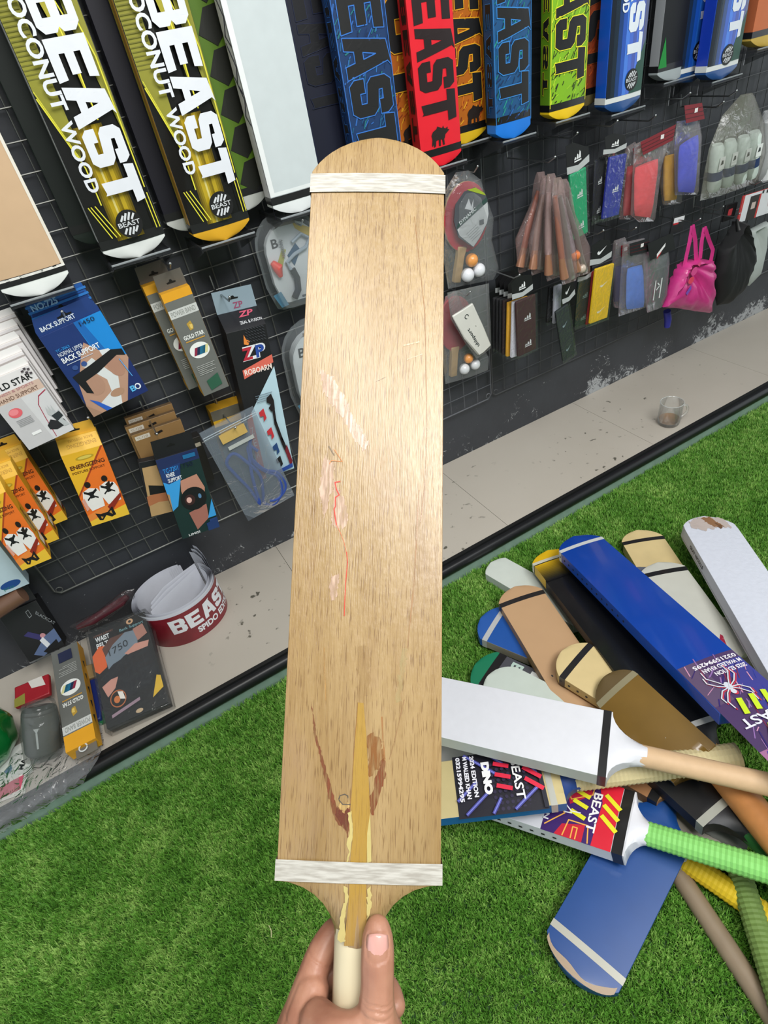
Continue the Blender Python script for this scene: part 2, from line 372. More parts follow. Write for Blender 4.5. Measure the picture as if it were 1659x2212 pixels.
# ------------------------------------------------------------------ wire grid panels on the wall
WIRE = P('#8f9390', .35, .6, 0, .1)
WIRED = P('#2c2e30', .4, .3, 0, .1)
def grid_panel(x0, x1, z0, nrow, label, y=-.012, mat=WIRED, cx=.0501, cz=.0492):
    t = thing('wire_grid_panel', label, 'wire grid', Matrix.Translation((x0, y, z0)), 'black wire grid panels on the wall')
    w = x1-x0; h = nrow*cz; n = int(round(w/cx)); r = .0014
    mb = MB(); rr = .012
    mb.tube([(rr, 0, 0), (w-rr, 0, 0), (w, 0, rr), (w, 0, h-rr), (w-rr, 0, h), (rr, 0, h), (0, 0, h-rr), (0, 0, rr), (rr, 0, 0)], r*1.7, mat, 6); mb.build('frame', t)
    a = MB()
    for i in range(1, n): a.tube([(i*w/n, .003, 0), (i*w/n, .003, h)], r, mat, 5, False)
    a.build('upright_wires', t, kind='stuff')
    a = MB()
    for i in range(1, nrow): a.tube([(0, -.0005, i*cz), (w, -.0005, i*cz)], r, mat, 5, False)
    a.build('cross_wires', t, kind='stuff')
    for px in (.012, w-.012):
        a = MB(); a.tube([(px+.008*math.cos(k*math.pi/5), -.001, .012+.008*math.sin(k*math.pi/5)) for k in range(11)], r, mat, 5, False); a.build('corner_eyelet', t)
    return t
grid_panel(-.372, .59, .264, 26, 'long black wire grid panel behind the boxes on the left', mat=P('#6a6c68', .4, .4, 0, .1))
grid_panel(.61, 1.03-.01, .270, 26, 'narrow black wire grid panel standing proud behind the racket sets', y=-.024, mat=P('#63656a', .4, .4, 0, .1))
grid_panel(1.035, 2.9, .264, 26, 'black wire grid panel behind the sleeve packs on the right', mat=P('#4c4e50', .4, .4, 0, .1))
# ================================================================== cricket bats
def hwidth(y, L, Wd, ta, sh, hr):
    if y < 0:
        th = -y/sh; th = min(th, 1); x = 1-math.sqrt(max(0, 1-(1-th)**2)) if 0 else 1-math.sin(math.acos(max(-1, min(1, 1-th))))
        return hr+(Wd/2-hr)*x
    if y > L-ta:
        Rc = (Wd*Wd/4+ta*ta)/(2*ta); q = Rc-ta+(y-(L-ta)); return math.sqrt(max(0, Rc*Rc-q*q))
    return Wd/2
class Bat:
    def __init__(s, name, label, M, L=.56, Wd=.12, face='#d9d2c4', side=None, back=None, toe=None, toe_len=.045, toe_tape='#1a1a1c', tape_w=.013, sh_tape=None, sh_tape_at=.012, sh_tape_w=.013, shoulder=None,
                 ta=.03, sh=.06, e=.026, sp=.045, bow=.003, hl=.30, hr=.0165, handle='#caa97c', grip=None, rib=0, hand_end=None, holes=0, group=None, cat='bat', taper=0, curve=0):
        s.L, s.Wd, s.ta, s.sh, s.e, s.sp, s.bow, s.hr = L, Wd, ta, sh, e, sp, bow, hr; s.curve = curve
        side = side or face; back = back or side; toe = toe or face; shoulder = shoulder or face
        t = s.t = thing(name, label, cat, M, group)
        ys = [-sh*(1-math.cos(k/7*math.pi/2)) for k in range(7, 0, -1)]+[-.0005, 0]+[L*k/10 for k in range(1, 10) if L*k/10 < L-toe_len-.01]+[L-toe_len-.005, L-toe_len]+[L-ta*(1-k/7) for k in range(0, 7) if L-ta*(1-k/7) > L-toe_len+.001]+[L-ta*.05, L-ta*.015]
        mb = MB(); rings = [s.sec(y) for y in ys]
        def c(a, b):
            y = ys[a]
            if b < 6: return (toe if y >= L-toe_len-.0001 else shoulder if y < -.0001 else face)
            if b == 6 or b == 13: return toe if (y >= L-toe_len-.0001 and toe != face) else side if y >= 0 else shoulder
            return back
        mb.rings(rings, c); s.blade = mb.build('blade', t, bevel=.0012)
        def band(y, w, col, nm):
            m2 = MB(); m2.rings([s.sec(y, .0005), s.sec(y+w, .0005)], col, cap=False); m2.build(nm, t, bevel=0)
        if toe_tape: band(L-toe_len-tape_w/2, tape_w, P(toe_tape, .35, 0, .2), 'toe_tape')
        if sh_tape: band(sh_tape_at, sh_tape_w, P(sh_tape, .35, 0, .2), 'shoulder_tape')
        if hl:
            m3 = MB(); zc = -s.thick(-sh)/2; y0 = -sh+.012; n = max(4, int(hl/.004)) if rib else 10; rr = []
            for k in range(n+1):
                y = y0-hl*k/n; r = hr*1.045+(rib*.0013*(1 if k % 2 else -1) if rib else 0)
                if k > n-3 and not rib: r *= (1, .96, .8)[k-n+2]
                rr.append([Vector((r*math.cos(2*math.pi*j/14), y, zc+r*.95*math.sin(2*math.pi*j/14))) for j in range(14)])
            he = hand_end
            m3.rings(rr, (lambda a, b: he if he and a > n*.88 else (grip or handle))); m3.build('grip' if grip else 'handle', t, smooth=16 if rib else 40)
        if holes:
            m4 = MB()
            for k in range(holes):
                y = L*.93-k*.021; m4.lathe([(.0028, 0), (.0028, .0006)], '#0a1626', 10, M=frame((0, 0, 1), (0, 1, 0), (-1, 0, 0), (-Wd/2-.0002, y, -e*.5)), closed=True)
            m4.build('edge_holes', t, kind='stuff')
    def thick(s, y):
        if y < 0: return s.hr*1.9+(s.e-s.hr*1.9)*max(0, 1+y/s.sh)
        return s.e
    def sec(s, y, off=0):
        L = s.L; hw = max(.0004, hwidth(y, L, s.Wd, s.ta, s.sh, s.hr))+off; e = s.thick(y)+off; spine = s.sp-s.e
        f = 1 if y > 0 else max(0, 1+y/s.sh)
        if y > L-.08: f *= max(.15, (L-y)/.08)
        z0 = -s.curve*max(0, (y/L))**2*1.0 if s.curve else 0
        P_ = []
        for k in range(7):
            x = -hw+2*hw*k/6; z = s.bow*(1-(x/hw)**2)+off
            if y < 0: z -= (1-max(0, 1+y/s.sh))*s.hr*(x/hw)**2*.8
            P_.append(Vector((x, y, z+z0)))
        for k in range(7):
            x = hw-2*hw*k/6; z = -e-spine*f*(1-abs(x/hw))*1.0
            if y < 0: z += (1-max(0, 1+y/s.sh))*s.hr*(x/hw)**2*.8
            P_.append(Vector((x, y, z+z0)))
        return P_
    def canvas(s, wall=False, sub=.02):
        def z(u, y): 
            z0 = -s.curve*max(0, (y/s.L))**2 if s.curve else 0
            hw = s.Wd/2; return s.bow*(1-min(1, (u/hw)**2))+z0
        if wall: return Canvas(lambda u, v, l: (-u, s.L-v, z(u, s.L-v)+.0005+.0001*l), sub)
        return Canvas(lambda u, v, l: (u, v, z(u, v)+.0005+.0001*l), sub)
    def side_canvas(s, sign=-1):
        x = sign*(s.Wd/2)
        return Canvas(lambda u, v, l: (x+sign*(.0005+.0001*l), v, -s.e+u), 0)    # u from back (0) to front edge (e)
def bracket(cx, yf, z, w, nm):
    t = thing('bat_bracket', nm, 'bracket', Matrix.Translation((cx, 0, z)), 'smoky clear brackets carrying the wall bats')
    mb = MB(); d = -yf+.012; mb.box((-w/2, -d, -.004), (w/2, -.016, 0), plastic(.35, '#3a3c40', .2, .25, 20, .2)); mb.build('tray', t)
    for sx in (-1, 1): mb = MB(); mb.hexa([Vector(p) for p in ((sx*w/2-.0015, -d, -.006), (sx*w/2+.0015, -d, -.006), (sx*w/2+.0015, -.016, -.05), (sx*w/2-.0015, -.016, -.05), (sx*w/2-.0015, -d, .004), (sx*w/2+.0015, -d, .004), (sx*w/2+.0015, -.016, .004), (sx*w/2-.0015, -.016, .004))], plastic(.35, '#3a3c40', .2, .25, 20, .2)); mb.build('side_plate', t)
    mb = MB(); mb.tube([(-w/2, -d, .003), (w/2, -d, .003)], .002, plastic(.5, '#aeb4b8', .2, .4, 20, .1), 6); mb.build('lip', t)
BR = []
def wall_bat(name, label, A, B, yf, ta=.022, br=True, **k):
    yf = -.125 if yf < -.08 else -.069; k['sp'] = .038 if yf < -.08 else .034; k['e'] = min(k.get('e', .03), .034 if yf < -.08 else .03)
    a = on_wall(*A, yf); b = on_wall(*B, yf); wd = k.pop('Wd', abs(b.x-a.x)); z = (a.z+b.z)/2-ta; cx = (a.x+b.x)/2
    L = k.pop('L', .60)
    M = frame((-1, 0, 0), (0, 0, -1), (0, -1, 0), (cx, yf, z+L))
    bt = Bat(name, label, M, L=L, Wd=wd, ta=ta, toe_len=k.pop('toe_len', ta+.012), tape_w=k.pop('tape_w', .014), group='bats hanging on the wall', **k)
    bt.uv = lambda px, py: ((lambda p: (p.x-cx, p.z-z))(on_wall(px, py, yf)))
    if br: bracket(cx, yf-.01, z-.001, wd*.95, 'smoky clear bracket under the '+' '.join(label.split(',')[0].split()[:11]))
    return bt
def word(c, s, v0, p, ul, ur, col, rows=5, **k):
    for i, ch in enumerate(s):
        n = len(s)-i; c.glyph(ch, ul, v0+p*n-p*.04, p*.92, ur-ul, col, rot=-math.pi/2, **k)
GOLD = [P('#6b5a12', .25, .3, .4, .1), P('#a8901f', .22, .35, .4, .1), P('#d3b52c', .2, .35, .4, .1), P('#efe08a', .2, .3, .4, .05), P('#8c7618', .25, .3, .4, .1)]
GLOSSBLK = P('#0d0d0e', .25, 0, .4, .1)
def badge(c, x, y, r, fg='#cfd2d6', bgc='#0b0b0c'):
    c.ell(x, y, r, r, bgc, 28)
    c.text('BEAST', x-r*.85, y-r*.16, r*.34, fg, w=r*1.7, bold=.01)
    for i in range(4):
        for sg in (1, -1):
            xx = x+(-.42+i*.28)*r*1.0; 
            if sg > 0: c.line([(xx-.1*r, y+.30*r), (xx+.14*r, y+.30*r+(.42 if 0 < i < 3 else .3)*r)], r*.15, fg)
            else: c.line([(xx-.14*r, y-.30*r-(.42 if 0 < i < 3 else .3)*r), (xx+.1*r, y-.30*r)], r*.15, fg)
def gold_bat(name, label, A, B, yf, pT0, pT1, pB, bad, toe, side, **k):
    bt = wall_bat(name, label, A, B, yf, face=GLOSSBLK, side=side, toe=toe, toe_tape='#191a1b', tape_w=.016, bow=.006, e=.034, sp=.05, **k)
    c = bt.canvas(True, .012); w = bt.Wd; u = w/2
    # gold gradient band down the middle and yellow lattice wings higher up
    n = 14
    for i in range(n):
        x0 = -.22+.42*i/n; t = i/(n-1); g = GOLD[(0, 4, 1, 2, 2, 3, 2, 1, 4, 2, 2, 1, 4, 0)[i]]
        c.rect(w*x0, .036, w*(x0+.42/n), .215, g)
    OL = '#8d8a2c'; YL = '#d9d23a'
    c.poly([(-u*.98, .60), (-u*.98, .27), (-u*.52, .165), (-u*.42, .19), (-u*.42, .60)], OL)
    c.poly([(-u*.42, .60), (-u*.42, .36), (-u*.2, .30), (-u*.2, .60)], '#15150f')
    c.poly([(u*.98, .60), (u*.98, .16), (u*.80, .24), (u*.55, .35), (u*.55, .60)], OL)
    for y in [.17+.006*i for i in range(70)]:
        c.rect(-u*.97, y+.11 if y+.11 > .28 else .6, -u*.45, (y+.11 if y+.11 > .28 else .6)+.0016, '#6f6d22')
    c.line([(-u*.97, .262), (-u*.50, .158), (-u*.5, .10)], .0022, YL); c.line([(-u*.97, .272), (-u*.52, .17)], .0012, YL)
    c.line([(u*.60, .40), (u*.9, .30), (u*.9, .11)], .0022, YL); c.line([(u*.2, .6), (u*.2, .42), (u*.55, .34)], .002, YL)
    for q in ((-.80, -.45), (-.68, -.33), (-.88, -.58)): c.line([(u*q[0], .10), (u*q[1], .045)], .0018, YL)
    for q in (.80, .90): c.line([(u*q, .10), (u*(q+.02), .042)], .0018, YL)
    c.poly([(-u*.1, .6), (-u*.1, .42), (u*.25, .30), (u*.3, .24), (u*.38, .3), (u*.28, .42), (u*.3, .6)], '#a39a22'); c.line([(u*.05, .5), (u*.33, .3), (u*.33, .22)], .002, '#e3db3a')
    v0 = bt.uv(*pT0)[1]; vT = bt.uv(*pB)[1]; p = (vT-v0)/4; ul = bt.uv(*pT1)[0]; ur = bt.uv(*pT0)[0]
    word(c, 'BEAST', v0, p, ul, ur, '#dcdfe6', shear=-.0)
    x0 = ul-.026; q = p*.62; s = 'COCONUT WOOD'
    c.text('WOOD', x0, v0+p*2.05+.012, .021, '#dcdfe6', w=p*1.75, rot=-math.pi/2, bold=.03)
    c.text('COCONUT', x0, v0+p*2.05+.02+p*2.85, .024, '#dcdfe6', w=p*2.75, rot=-math.pi/2, bold=.03)
    badge(c, *bt.uv(*bad), .0235)
    c.build('printed_sleeve', bt.t)
    s = bt.side_canvas(1); s.rect(.004, 0, .009, bt.L-.04, '#b8b03a' if side != '#c9cdca' else '#2b3a3f'); s.rect(.02, 0, .022, bt.L-.04, '#20262a'); s.build('edge_stripe', bt.t)
    return bt
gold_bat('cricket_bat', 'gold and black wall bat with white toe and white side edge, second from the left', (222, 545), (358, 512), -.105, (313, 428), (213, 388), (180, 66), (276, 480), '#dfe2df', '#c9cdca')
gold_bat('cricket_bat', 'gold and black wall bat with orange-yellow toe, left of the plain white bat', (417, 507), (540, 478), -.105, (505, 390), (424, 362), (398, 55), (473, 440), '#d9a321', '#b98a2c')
# plain natural bat at the left edge
bt = wall_bat('cricket_bat', 'plain tan wooden wall bat with white bevels and white toe at the left edge', (5, 633), (148, 588), -.12, face='#c9a987', side='#b59576', toe='#e8ebe8', bow=.004, e=.03)
c = bt.canvas(True); c.rect(bt.Wd/2-.005, .036, bt.Wd/2, .6, '#e2dcd0'); c.rect(-bt.Wd/2, .036, bt.Wd/2, .040, '#e8e6e0'); c.build('white_bevel', bt.t)
# bats half hidden behind the gold ones
wall_bat('cricket_bat', 'dark purple bat seen as a sliver behind the second gold bat', (385, 478), (440, 465), -.05, face='#0c0a1a', side='#0e0b20', toe='#c9ccc8', Wd=.10, L=.6, br=False)
wall_bat('cricket_bat', 'dark green-edged bat seen as a sliver behind the leftmost gold bat', (182, 508), (250, 490), -.055, face='#0b1412', side='#12301f', toe='#1a2420', Wd=.10, br=False)
bt = wall_bat('cricket_bat', 'lime green and black bat showing between the gold bat and the white bat', (478, 440), (575, 420), -.055, face='#4f7014', side='#35500e', toe='#b9bdb9', Wd=.105, br=False)
c = bt.canvas(True)
for i in range(9): c.poly([(.0, .05+i*.06), (.03, .03+i*.06), (.052, .05+i*.06), (.052, .09+i*.06), (.02, .085+i*.06)], '#14160f')
c.rect(-.052, .03, -.035, .6, '#111'); c.build('printed_face', bt.t)
bt = wall_bat('cricket_bat', 'plain white wall bat with black toe tape, directly left of the held bat', (590, 449), (700, 420), -.105, face='#c4ccce', side='#d5d6da', toe='#dfe3e3', bow=.002, e=.045, sp=.05, ta=.02)
c = bt.canvas(True); w = bt.Wd/2
c.rect(-w, .04, -w+.010, .6, '#e3e6e6'); c.rect(-w+.01, .04, w, .047, '#dfe4e4'); c.build('white_bevel', bt.t)
c = bt.side_canvas(1)
for i, t_ in enumerate((.08, .16, .24, .31, .36)):
    c.line([(.006, t_), (.030, t_+.035), (.012, t_+.06), (.03, t_+.075)], .003, '#2a2342')
c.line([(.035, .05), (.032, .3), (.036, .6)], .002, '#2a2342'); c.build('edge_print', bt.t)
# dark animal-print bats
def streaks(c, w, v0, v1, cols, n, seed, sl=.012, ww=.0022):
    r = random.Random(seed); l0 = c.l
    for i in range(n):
        x = r.uniform(-w, w*.9); y = r.uniform(v0, v1); a = r.uniform(.3, 1.3)*(1 if x > 0 else -1); l = r.uniform(.5, 1.6)*sl
        c.line([(x, y), (max(-w, min(w, x+l*math.cos(a)*.8)), y+l*abs(math.sin(a)))], ww*r.uniform(.5, 1.3), cols[i % len(cols)]); c.l = l0+i % 6
def rhino(c, x, y, s, col):
    pts = [(0, .10), (.06, .42), (.02, .62), (.12, .78), (.34, .88), (.42, 1.0), (.56, .92), (.70, .86), (.78, .98), (.82, .84), (.90, .80), (1.06, .86), (1.04, .74), (1.16, .70), (1.02, .60), (.88, .52), (.84, .36), (.78, .30), (.80, .02), (.68, .02), (.66, .26), (.62, .34), (.56, .30), (.54, .0), (.42, .02), (.44, .34), (.28, .30), (.24, .04), (.12, .0), (.10, .2), (.06, .06)]
    c.poly([(x+a*s, y+b*s*.9) for a, b in pts], col)
def print_bat(label, A, B, yf, face, side, toe, out, cols, pT, ow=.0018, rh=None, seed=1, tape='#0c0c0d', lettercol='#121214', **k):
    bt = wall_bat('cricket_bat', label, A, B, yf, face=face, side=side, toe=toe, toe_tape=tape, bow=.003, e=.032, ta=.018, **k)
    c = bt.canvas(True); w = bt.Wd/2-.001
    if cols: streaks(c, w, .035, .5, cols, 380, seed)
    v0 = bt.uv(*pT[0])[1]; p = (bt.uv(*pT[1])[1]-v0)/pT[2]
    word(c, 'BEAST', v0, p, -w*.80, w*.86, lettercol, outline=out, ow=ow)
    if out: c.line([(-w, .03), (-w, .55)], .0015, out); c.line([(w, .03), (w, .55)], .0015, out)
    if rh: q = bt.uv(*rh); rhino(c, q[0], q[1], .042, '#1d120e')
    c.build('printed_face', bt.t)
    s = bt.side_canvas(1)
    for i, ch in enumerate('BEAST'):
        s.glyph(ch, .006, bt.L-(v0*.6+.05*(5-i)), .044, .02, lettercol, rot=math.pi/2, outline=out, ow=ow*.6) if 0 else s.glyph(ch, .027, bt.L-.10-.05*(4-i)-.0, .042, .018, lettercol, rot=math.pi/2, outline=out, ow=ow*.5)
    s.build('edge_print', bt.t)
    return bt
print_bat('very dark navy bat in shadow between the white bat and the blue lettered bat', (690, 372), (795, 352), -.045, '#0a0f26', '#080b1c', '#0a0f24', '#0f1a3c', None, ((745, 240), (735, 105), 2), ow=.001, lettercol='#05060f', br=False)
print_bat('dark blue wall bat with black outlined letters, just above the held bat toe', (768, 350), (868, 326), -.10, '#0c3260', '#0e2c58', '#123a78', '#2f6fc4', ['#0b2a55', '#17577f', '#1b6f75', '#0c2247', '#2a63b0'], ((868, 318), (832, 60), 3), seed=2)
print_bat('orange flame bat mostly hidden between the dark blue and the red bat', (850, 330), (955, 305), -.045, '#b45e10', '#8a3d0c', '#c79016', '#e0a11a', ['#d0891a', '#7d2a0c', '#e0a51f', '#a8460d'], ((897, 228), (892, 112), 1), seed=3, rh=(872, 315), br=False)
print_bat('bright red wall bat with black letters and a rhino emblem', (911, 346), (997, 330), -.115, '#dd1226', '#b00d1c', '#e21127', None, None, ((1000, 250), (1007, 110), 2), rh=(932, 320), lettercol='#1c0a0c')
print_bat('orange flame wall bat with yellow toe and rhino emblem, right of the red bat', (958, 302), (1050, 280), -.05, '#b4620f', '#8a3d0c', '#dcb419', '#e9a61a', ['#e0a51f', '#7d2a0c', '#d9791a', '#8e1d0c'], ((1053, 210), (1053, 85), 2), seed=4, rh=(1008, 272))
print_bat('teal and blue wall bat with bright blue toe', (1071, 291), (1146, 267), -.105, '#0f4c7c', '#10406c', '#1176d8', '#2f7fc8', ['#0b2a55', '#17776f', '#1f8f80', '#0c2247', '#2a63b0'], ((1160, 215), (1162, 72), 2), seed=5, toe_len=.042)
print_bat('lime green zebra wall bat with yellow toe', (1186, 248), (1262, 227), -.11, '#7fb317', '#5e8c14', '#ecc416', '#ece92a', ['#161a0c', '#a7d32a', '#222810', '#c6e03a', '#161a0c'], ((1283, 160), (1293, 20), 2), seed=6, ow=.0016)
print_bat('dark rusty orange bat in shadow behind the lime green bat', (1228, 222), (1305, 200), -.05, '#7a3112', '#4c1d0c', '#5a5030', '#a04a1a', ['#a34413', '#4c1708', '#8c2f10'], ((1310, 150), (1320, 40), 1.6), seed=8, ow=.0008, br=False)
def blue_bat(label, A, B, yf, pT, br=True, letters=True, bd=None, **k):
    bt = wall_bat('cricket_bat', label, A, B, yf, face=P('#1b4fae', .22, .2, .5, .2, 8), side=k.pop('side', P('#1258c8', .3, 0, .3)), toe=P('#24508c', .3, .1, .3), toe_tape='#d5d9d8', tape_w=.014, bow=.005, e=.036, ta=.02, br=br, **k)
    c = bt.canvas(True, .012); w = bt.Wd/2
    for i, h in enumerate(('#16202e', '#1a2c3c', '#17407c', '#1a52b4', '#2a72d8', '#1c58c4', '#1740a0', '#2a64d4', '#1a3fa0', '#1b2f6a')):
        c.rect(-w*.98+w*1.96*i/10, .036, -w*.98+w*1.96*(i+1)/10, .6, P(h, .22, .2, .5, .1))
    c.poly([(w, .036), (w*.2, .036), (w*.5, .09), (w, .14)], '#1d4a3c')
    if letters:
        v0 = bt.uv(*pT[0])[1]; p = (bt.uv(*pT[1])[1]-v0)/pT[2]; word(c, 'BEAST', v0, p, -w*.12, w*.72, '#dfe6ee')
        c.text('WOOD', -w*.52, v0+p*2.1+.012+p*.9, .020, '#dfe6ee', w=p*1.5, rot=-math.pi/2, bold=.03)
        badge(c, *bt.uv(*bd), .0225)
    c.build('printed_sleeve', bt.t); return bt
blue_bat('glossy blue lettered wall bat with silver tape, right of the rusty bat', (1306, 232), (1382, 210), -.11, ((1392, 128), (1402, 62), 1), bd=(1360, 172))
bt = wall_bat('cricket_bat', 'dark bat with grey-white edge and green strip beside the two right blue bats', (1420, 162), (1500, 140), -.055, face='#101214', side='#a9adb0', toe='#a9b2b4', e=.05)
c = bt.canvas(True); c.poly([(-bt.Wd/2, .035), (-bt.Wd*.3, .035), (-bt.Wd*.4, .10)], '#1c8a3a'); c.build('green_print', bt.t)
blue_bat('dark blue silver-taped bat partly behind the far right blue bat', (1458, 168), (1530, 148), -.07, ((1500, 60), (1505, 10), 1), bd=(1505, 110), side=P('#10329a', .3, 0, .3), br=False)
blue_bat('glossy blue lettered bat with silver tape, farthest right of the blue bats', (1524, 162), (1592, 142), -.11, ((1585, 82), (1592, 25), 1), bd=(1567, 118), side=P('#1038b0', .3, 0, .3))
wall_bat('cricket_bat', 'orange bat edge at the top right corner', (1622, 90), (1700, 66), -.09, face='#c46a3a', side='#b5623a', toe='#c9a94a', e=.045)
# ================================================================== held bat
HO = Vector((-0.00514, -1.23162, 0.79792)); HX = Vector((0.84414, -0.51167, -0.16008)); HY = Vector((0.48884, 0.61199, 0.62169)); HZ = HX.cross(HY)
HM = frame(HX, HY, HZ, HO)
def hb(px, py, z=0.0):
    p = on_plane(px, py, HO+HZ.normalized()*z, HZ.normalized()); q = HM.inverted() @ p; return (q.x, q.y)
def wood_mat(light='#a68b60', mid='#93764a', dark='#75583a', streak=1.0, obj=True, rough=.32):
    m, t, b = newmat('pale_wood'); b.inputs['Roughness'].default_value = rough; b.inputs['Coat Weight'].default_value = .35; b.inputs['Coat Roughness'].default_value = .25
    tc = t.nodes.new('ShaderNodeTexCoord')
    def mp(sx, sy, sz=1):
        n = t.nodes.new('ShaderNodeMapping'); n.inputs['Scale'].default_value = (sx, sy, sz); t.links.new(tc.outputs['Object'], n.inputs[0]); return n.outputs[0]
    def nz(v, s=1, d=4, r=.6, dist=0):
        n = t.nodes.new('ShaderNodeTexNoise'); n.inputs['Scale'].default_value = s; n.inputs['Detail'].default_value = d; n.inputs['Roughness'].default_value = r; n.inputs['Distortion'].default_value = dist; t.links.new(v, n.inputs['Vector']); return n.outputs[0]
    def mix(f, a, b_):
        n = t.nodes.new('ShaderNodeMix'); n.data_type = 'RGBA'
        t.links.new(f, n.inputs[0])
        for i, q in ((6, a), (7, b_)):
            if isinstance(q, str): n.inputs[i].default_value = lin(q)
            else: t.links.new(q, n.inputs[i])
        return n.outputs[2]
    def rg(v, a, b_, c0=0, c1=1):
        n = t.nodes.new('ShaderNodeMapRange'); n.inputs[1].default_value = a; n.inputs[2].default_value = b_; n.inputs[3].default_value = c0; n.inputs[4].default_value = c1; t.links.new(v, n.inputs[0]); return n.outputs[0]
    c = mix(rg(nz(mp(26, 3, 10), 1, 4, .6, .6), .35, .65), light, mid)
    c = mix(rg(nz(mp(420, 14, 60), 1, 3), .45, .75, 0, .55*streak), c, light)
    c = mix(rg(nz(mp(70, 5, 10), 1, 3), .58, .75, 0, .35), c, dark)
    pores = nz(mp(1350, 60, 200), 1, 2, .5)
    c = mix(rg(pores, .57, .66, 0, .62*streak), c, '#644424')
    blot = rg(nz(mp(12, 5, 10), 1, 5, .7), .52, .7, 0, .4)
    c = mix(blot, c, '#9a7c68')
    c = mix(rg(nz(mp(230, 6, 30), 1, 3, .7), .55, .7, 0, .35*streak), c, '#74542e')
    t.links.new(c, b.inputs['Base Color'])
    bp = t.nodes.new('ShaderNodeBump'); bp.inputs['Strength'].default_value = .6; bp.inputs['Distance'].default_value = .0007; bp.invert = True
    n2 = t.nodes.new('ShaderNodeMath'); n2.operation = 'ADD'; t.links.new(pores, n2.inputs[0]); t.links.new(nz(mp(140, 90, 60), 1, 3), n2.inputs[1])
    t.links.new(n2.outputs[0], bp.inputs['Height']); t.links.new(bp.outputs[0], b.inputs['Normal']); return m
HW = wood_mat()
HB0, HB1 = hb(816, 372)[1], hb(816, 299)[1]
held = Bat('cricket_bat', 'bare pale wooden cricket bat held upright by the hand in front, two white tapes', HM, L=HB1, Wd=.1195, face=HW, side=P('#b48a58', .5, 0, 0, .2, 60), toe=HW, toe_len=HB1-HB0, toe_tape=None, ta=HB1-HB0, sh=.042, e=.030, sp=.045, bow=.0015, hl=.20, hr=.0165, handle='#d6c9a8')
# worn varnish stains, red pen line, splice: thin inlays on the face
sp = Canvas(lambda u, v, l: (u, v, held.bow*(1-min(1, (u/(held.Wd/2))**2))+.0001+.000012*l-(max(0, -v)/.042)**2*.0009), .02)
def HP(pts): return [hb(*p) for p in pts]
def rag(pts, amp=.0007, step=.0018, seed=0):
    r = random.Random(seed); out = []
    for a, b_ in zip(pts, pts[1:]+pts[:1]):
        A_, B_ = Vector(a), Vector(b_); n = max(1, int((B_-A_).length/step))
        for i in range(n): p = A_.lerp(B_, i/n); out.append((p.x+r.uniform(-amp, amp), p.y+r.uniform(-amp, amp)*2.2))
    return out
SPL = wood_mat('#a8863c', '#9c7830', '#8a6428', .4); CREAM = P('#b8a86a', .45, 0, .2, .1, 200)
def WC(h, a=.55):
    k = ('stain', h, a)
    if k in MC: return MC[k]
    m, t, b = newmat('worn_patch'); b.inputs['Base Color'].default_value = lin(h); b.inputs['Roughness'].default_value = .4; b.inputs['Coat Weight'].default_value = .3
    tc = t.nodes.new('ShaderNodeTexCoord'); mp = t.nodes.new('ShaderNodeMapping'); mp.inputs['Scale'].default_value = (520, 60, 60); n = t.nodes.new('ShaderNodeTexNoise'); n.inputs['Scale'].default_value = 1; n.inputs['Detail'].default_value = 4
    r = t.nodes.new('ShaderNodeMapRange'); r.inputs[1].default_value = .36; r.inputs[2].default_value = .62; r.inputs[3].default_value = a*.35; r.inputs[4].default_value = min(1, a*1.35)
    t.links.new(tc.outputs['Object'], mp.inputs[0]); t.links.new(mp.outputs[0], n.inputs['Vector']); t.links.new(n.outputs[0], r.inputs[0]); t.links.new(r.outputs[0], b.inputs['Alpha']); MC[k] = m; return m
def Z(pts, ox=560, oy=1400, s=440/1659): return [(ox+x*s, oy+y*s) for x, y in pts]
z = sp
z.poly(rag(HP(Z([(425, 440), (470, 700), (520, 900), (585, 1110), (630, 1290), (700, 1320), (735, 1270), (735, 1430), (722, 1560), (712, 1480), (650, 1430), (610, 1370), (560, 1170), (505, 930), (445, 690)])), .0004, seed=1), WC('#7a4229', .7))
z.poly(rag(HP(Z([(630, 1290), (700, 1320), (735, 1270), (733, 1420), (718, 1470), (650, 1420), (615, 1360)])), .0006, seed=2), WC('#70382a', .85))
z.poly(rag(HP(Z([(640, 1255), (735, 1265), (725, 1310), (690, 1325), (655, 1300)])), .0008, .0008, seed=3), WC('#d8b472'))
z.poly(rag(HP(Z([(990, 900), (1020, 880), (1030, 1030), (990, 1150), (960, 1260), (925, 1360), (905, 1330), (900, 1180), (930, 1160), (945, 1060), (970, 1000)])), .0006, seed=4), WC('#7c4022', .75))
z.poly(rag(HP(Z([(880, 720), (930, 700), (990, 740), (1020, 880), (975, 1000), (900, 1030), (885, 880)])), .0010, seed=5), WC('#8c5420', .5))
z.poly(rag(HP(Z([(780, 0), (900, 0), (900, 300), (860, 440), (810, 430), (800, 250)])), .0016, seed=6), WC('#8a642c', .14))
z.poly(rag(HP(Z([(1165, 0), (1215, 0), (1150, 420), (1110, 440)])), .0012, seed=16), WC('#b8a674', .35))
z.line(HP(Z([(1000, 560), (1010, 760), (1022, 900)])), .0012, WC('#a8713f'))
z.line(HP(Z([(1180, 420), (1100, 760), (1060, 900)])), .0008, WC('#a07850'))
z.line(HP(Z([(530, 0), (535, 200), (545, 420)])), .0012, WC('#b88f56'))
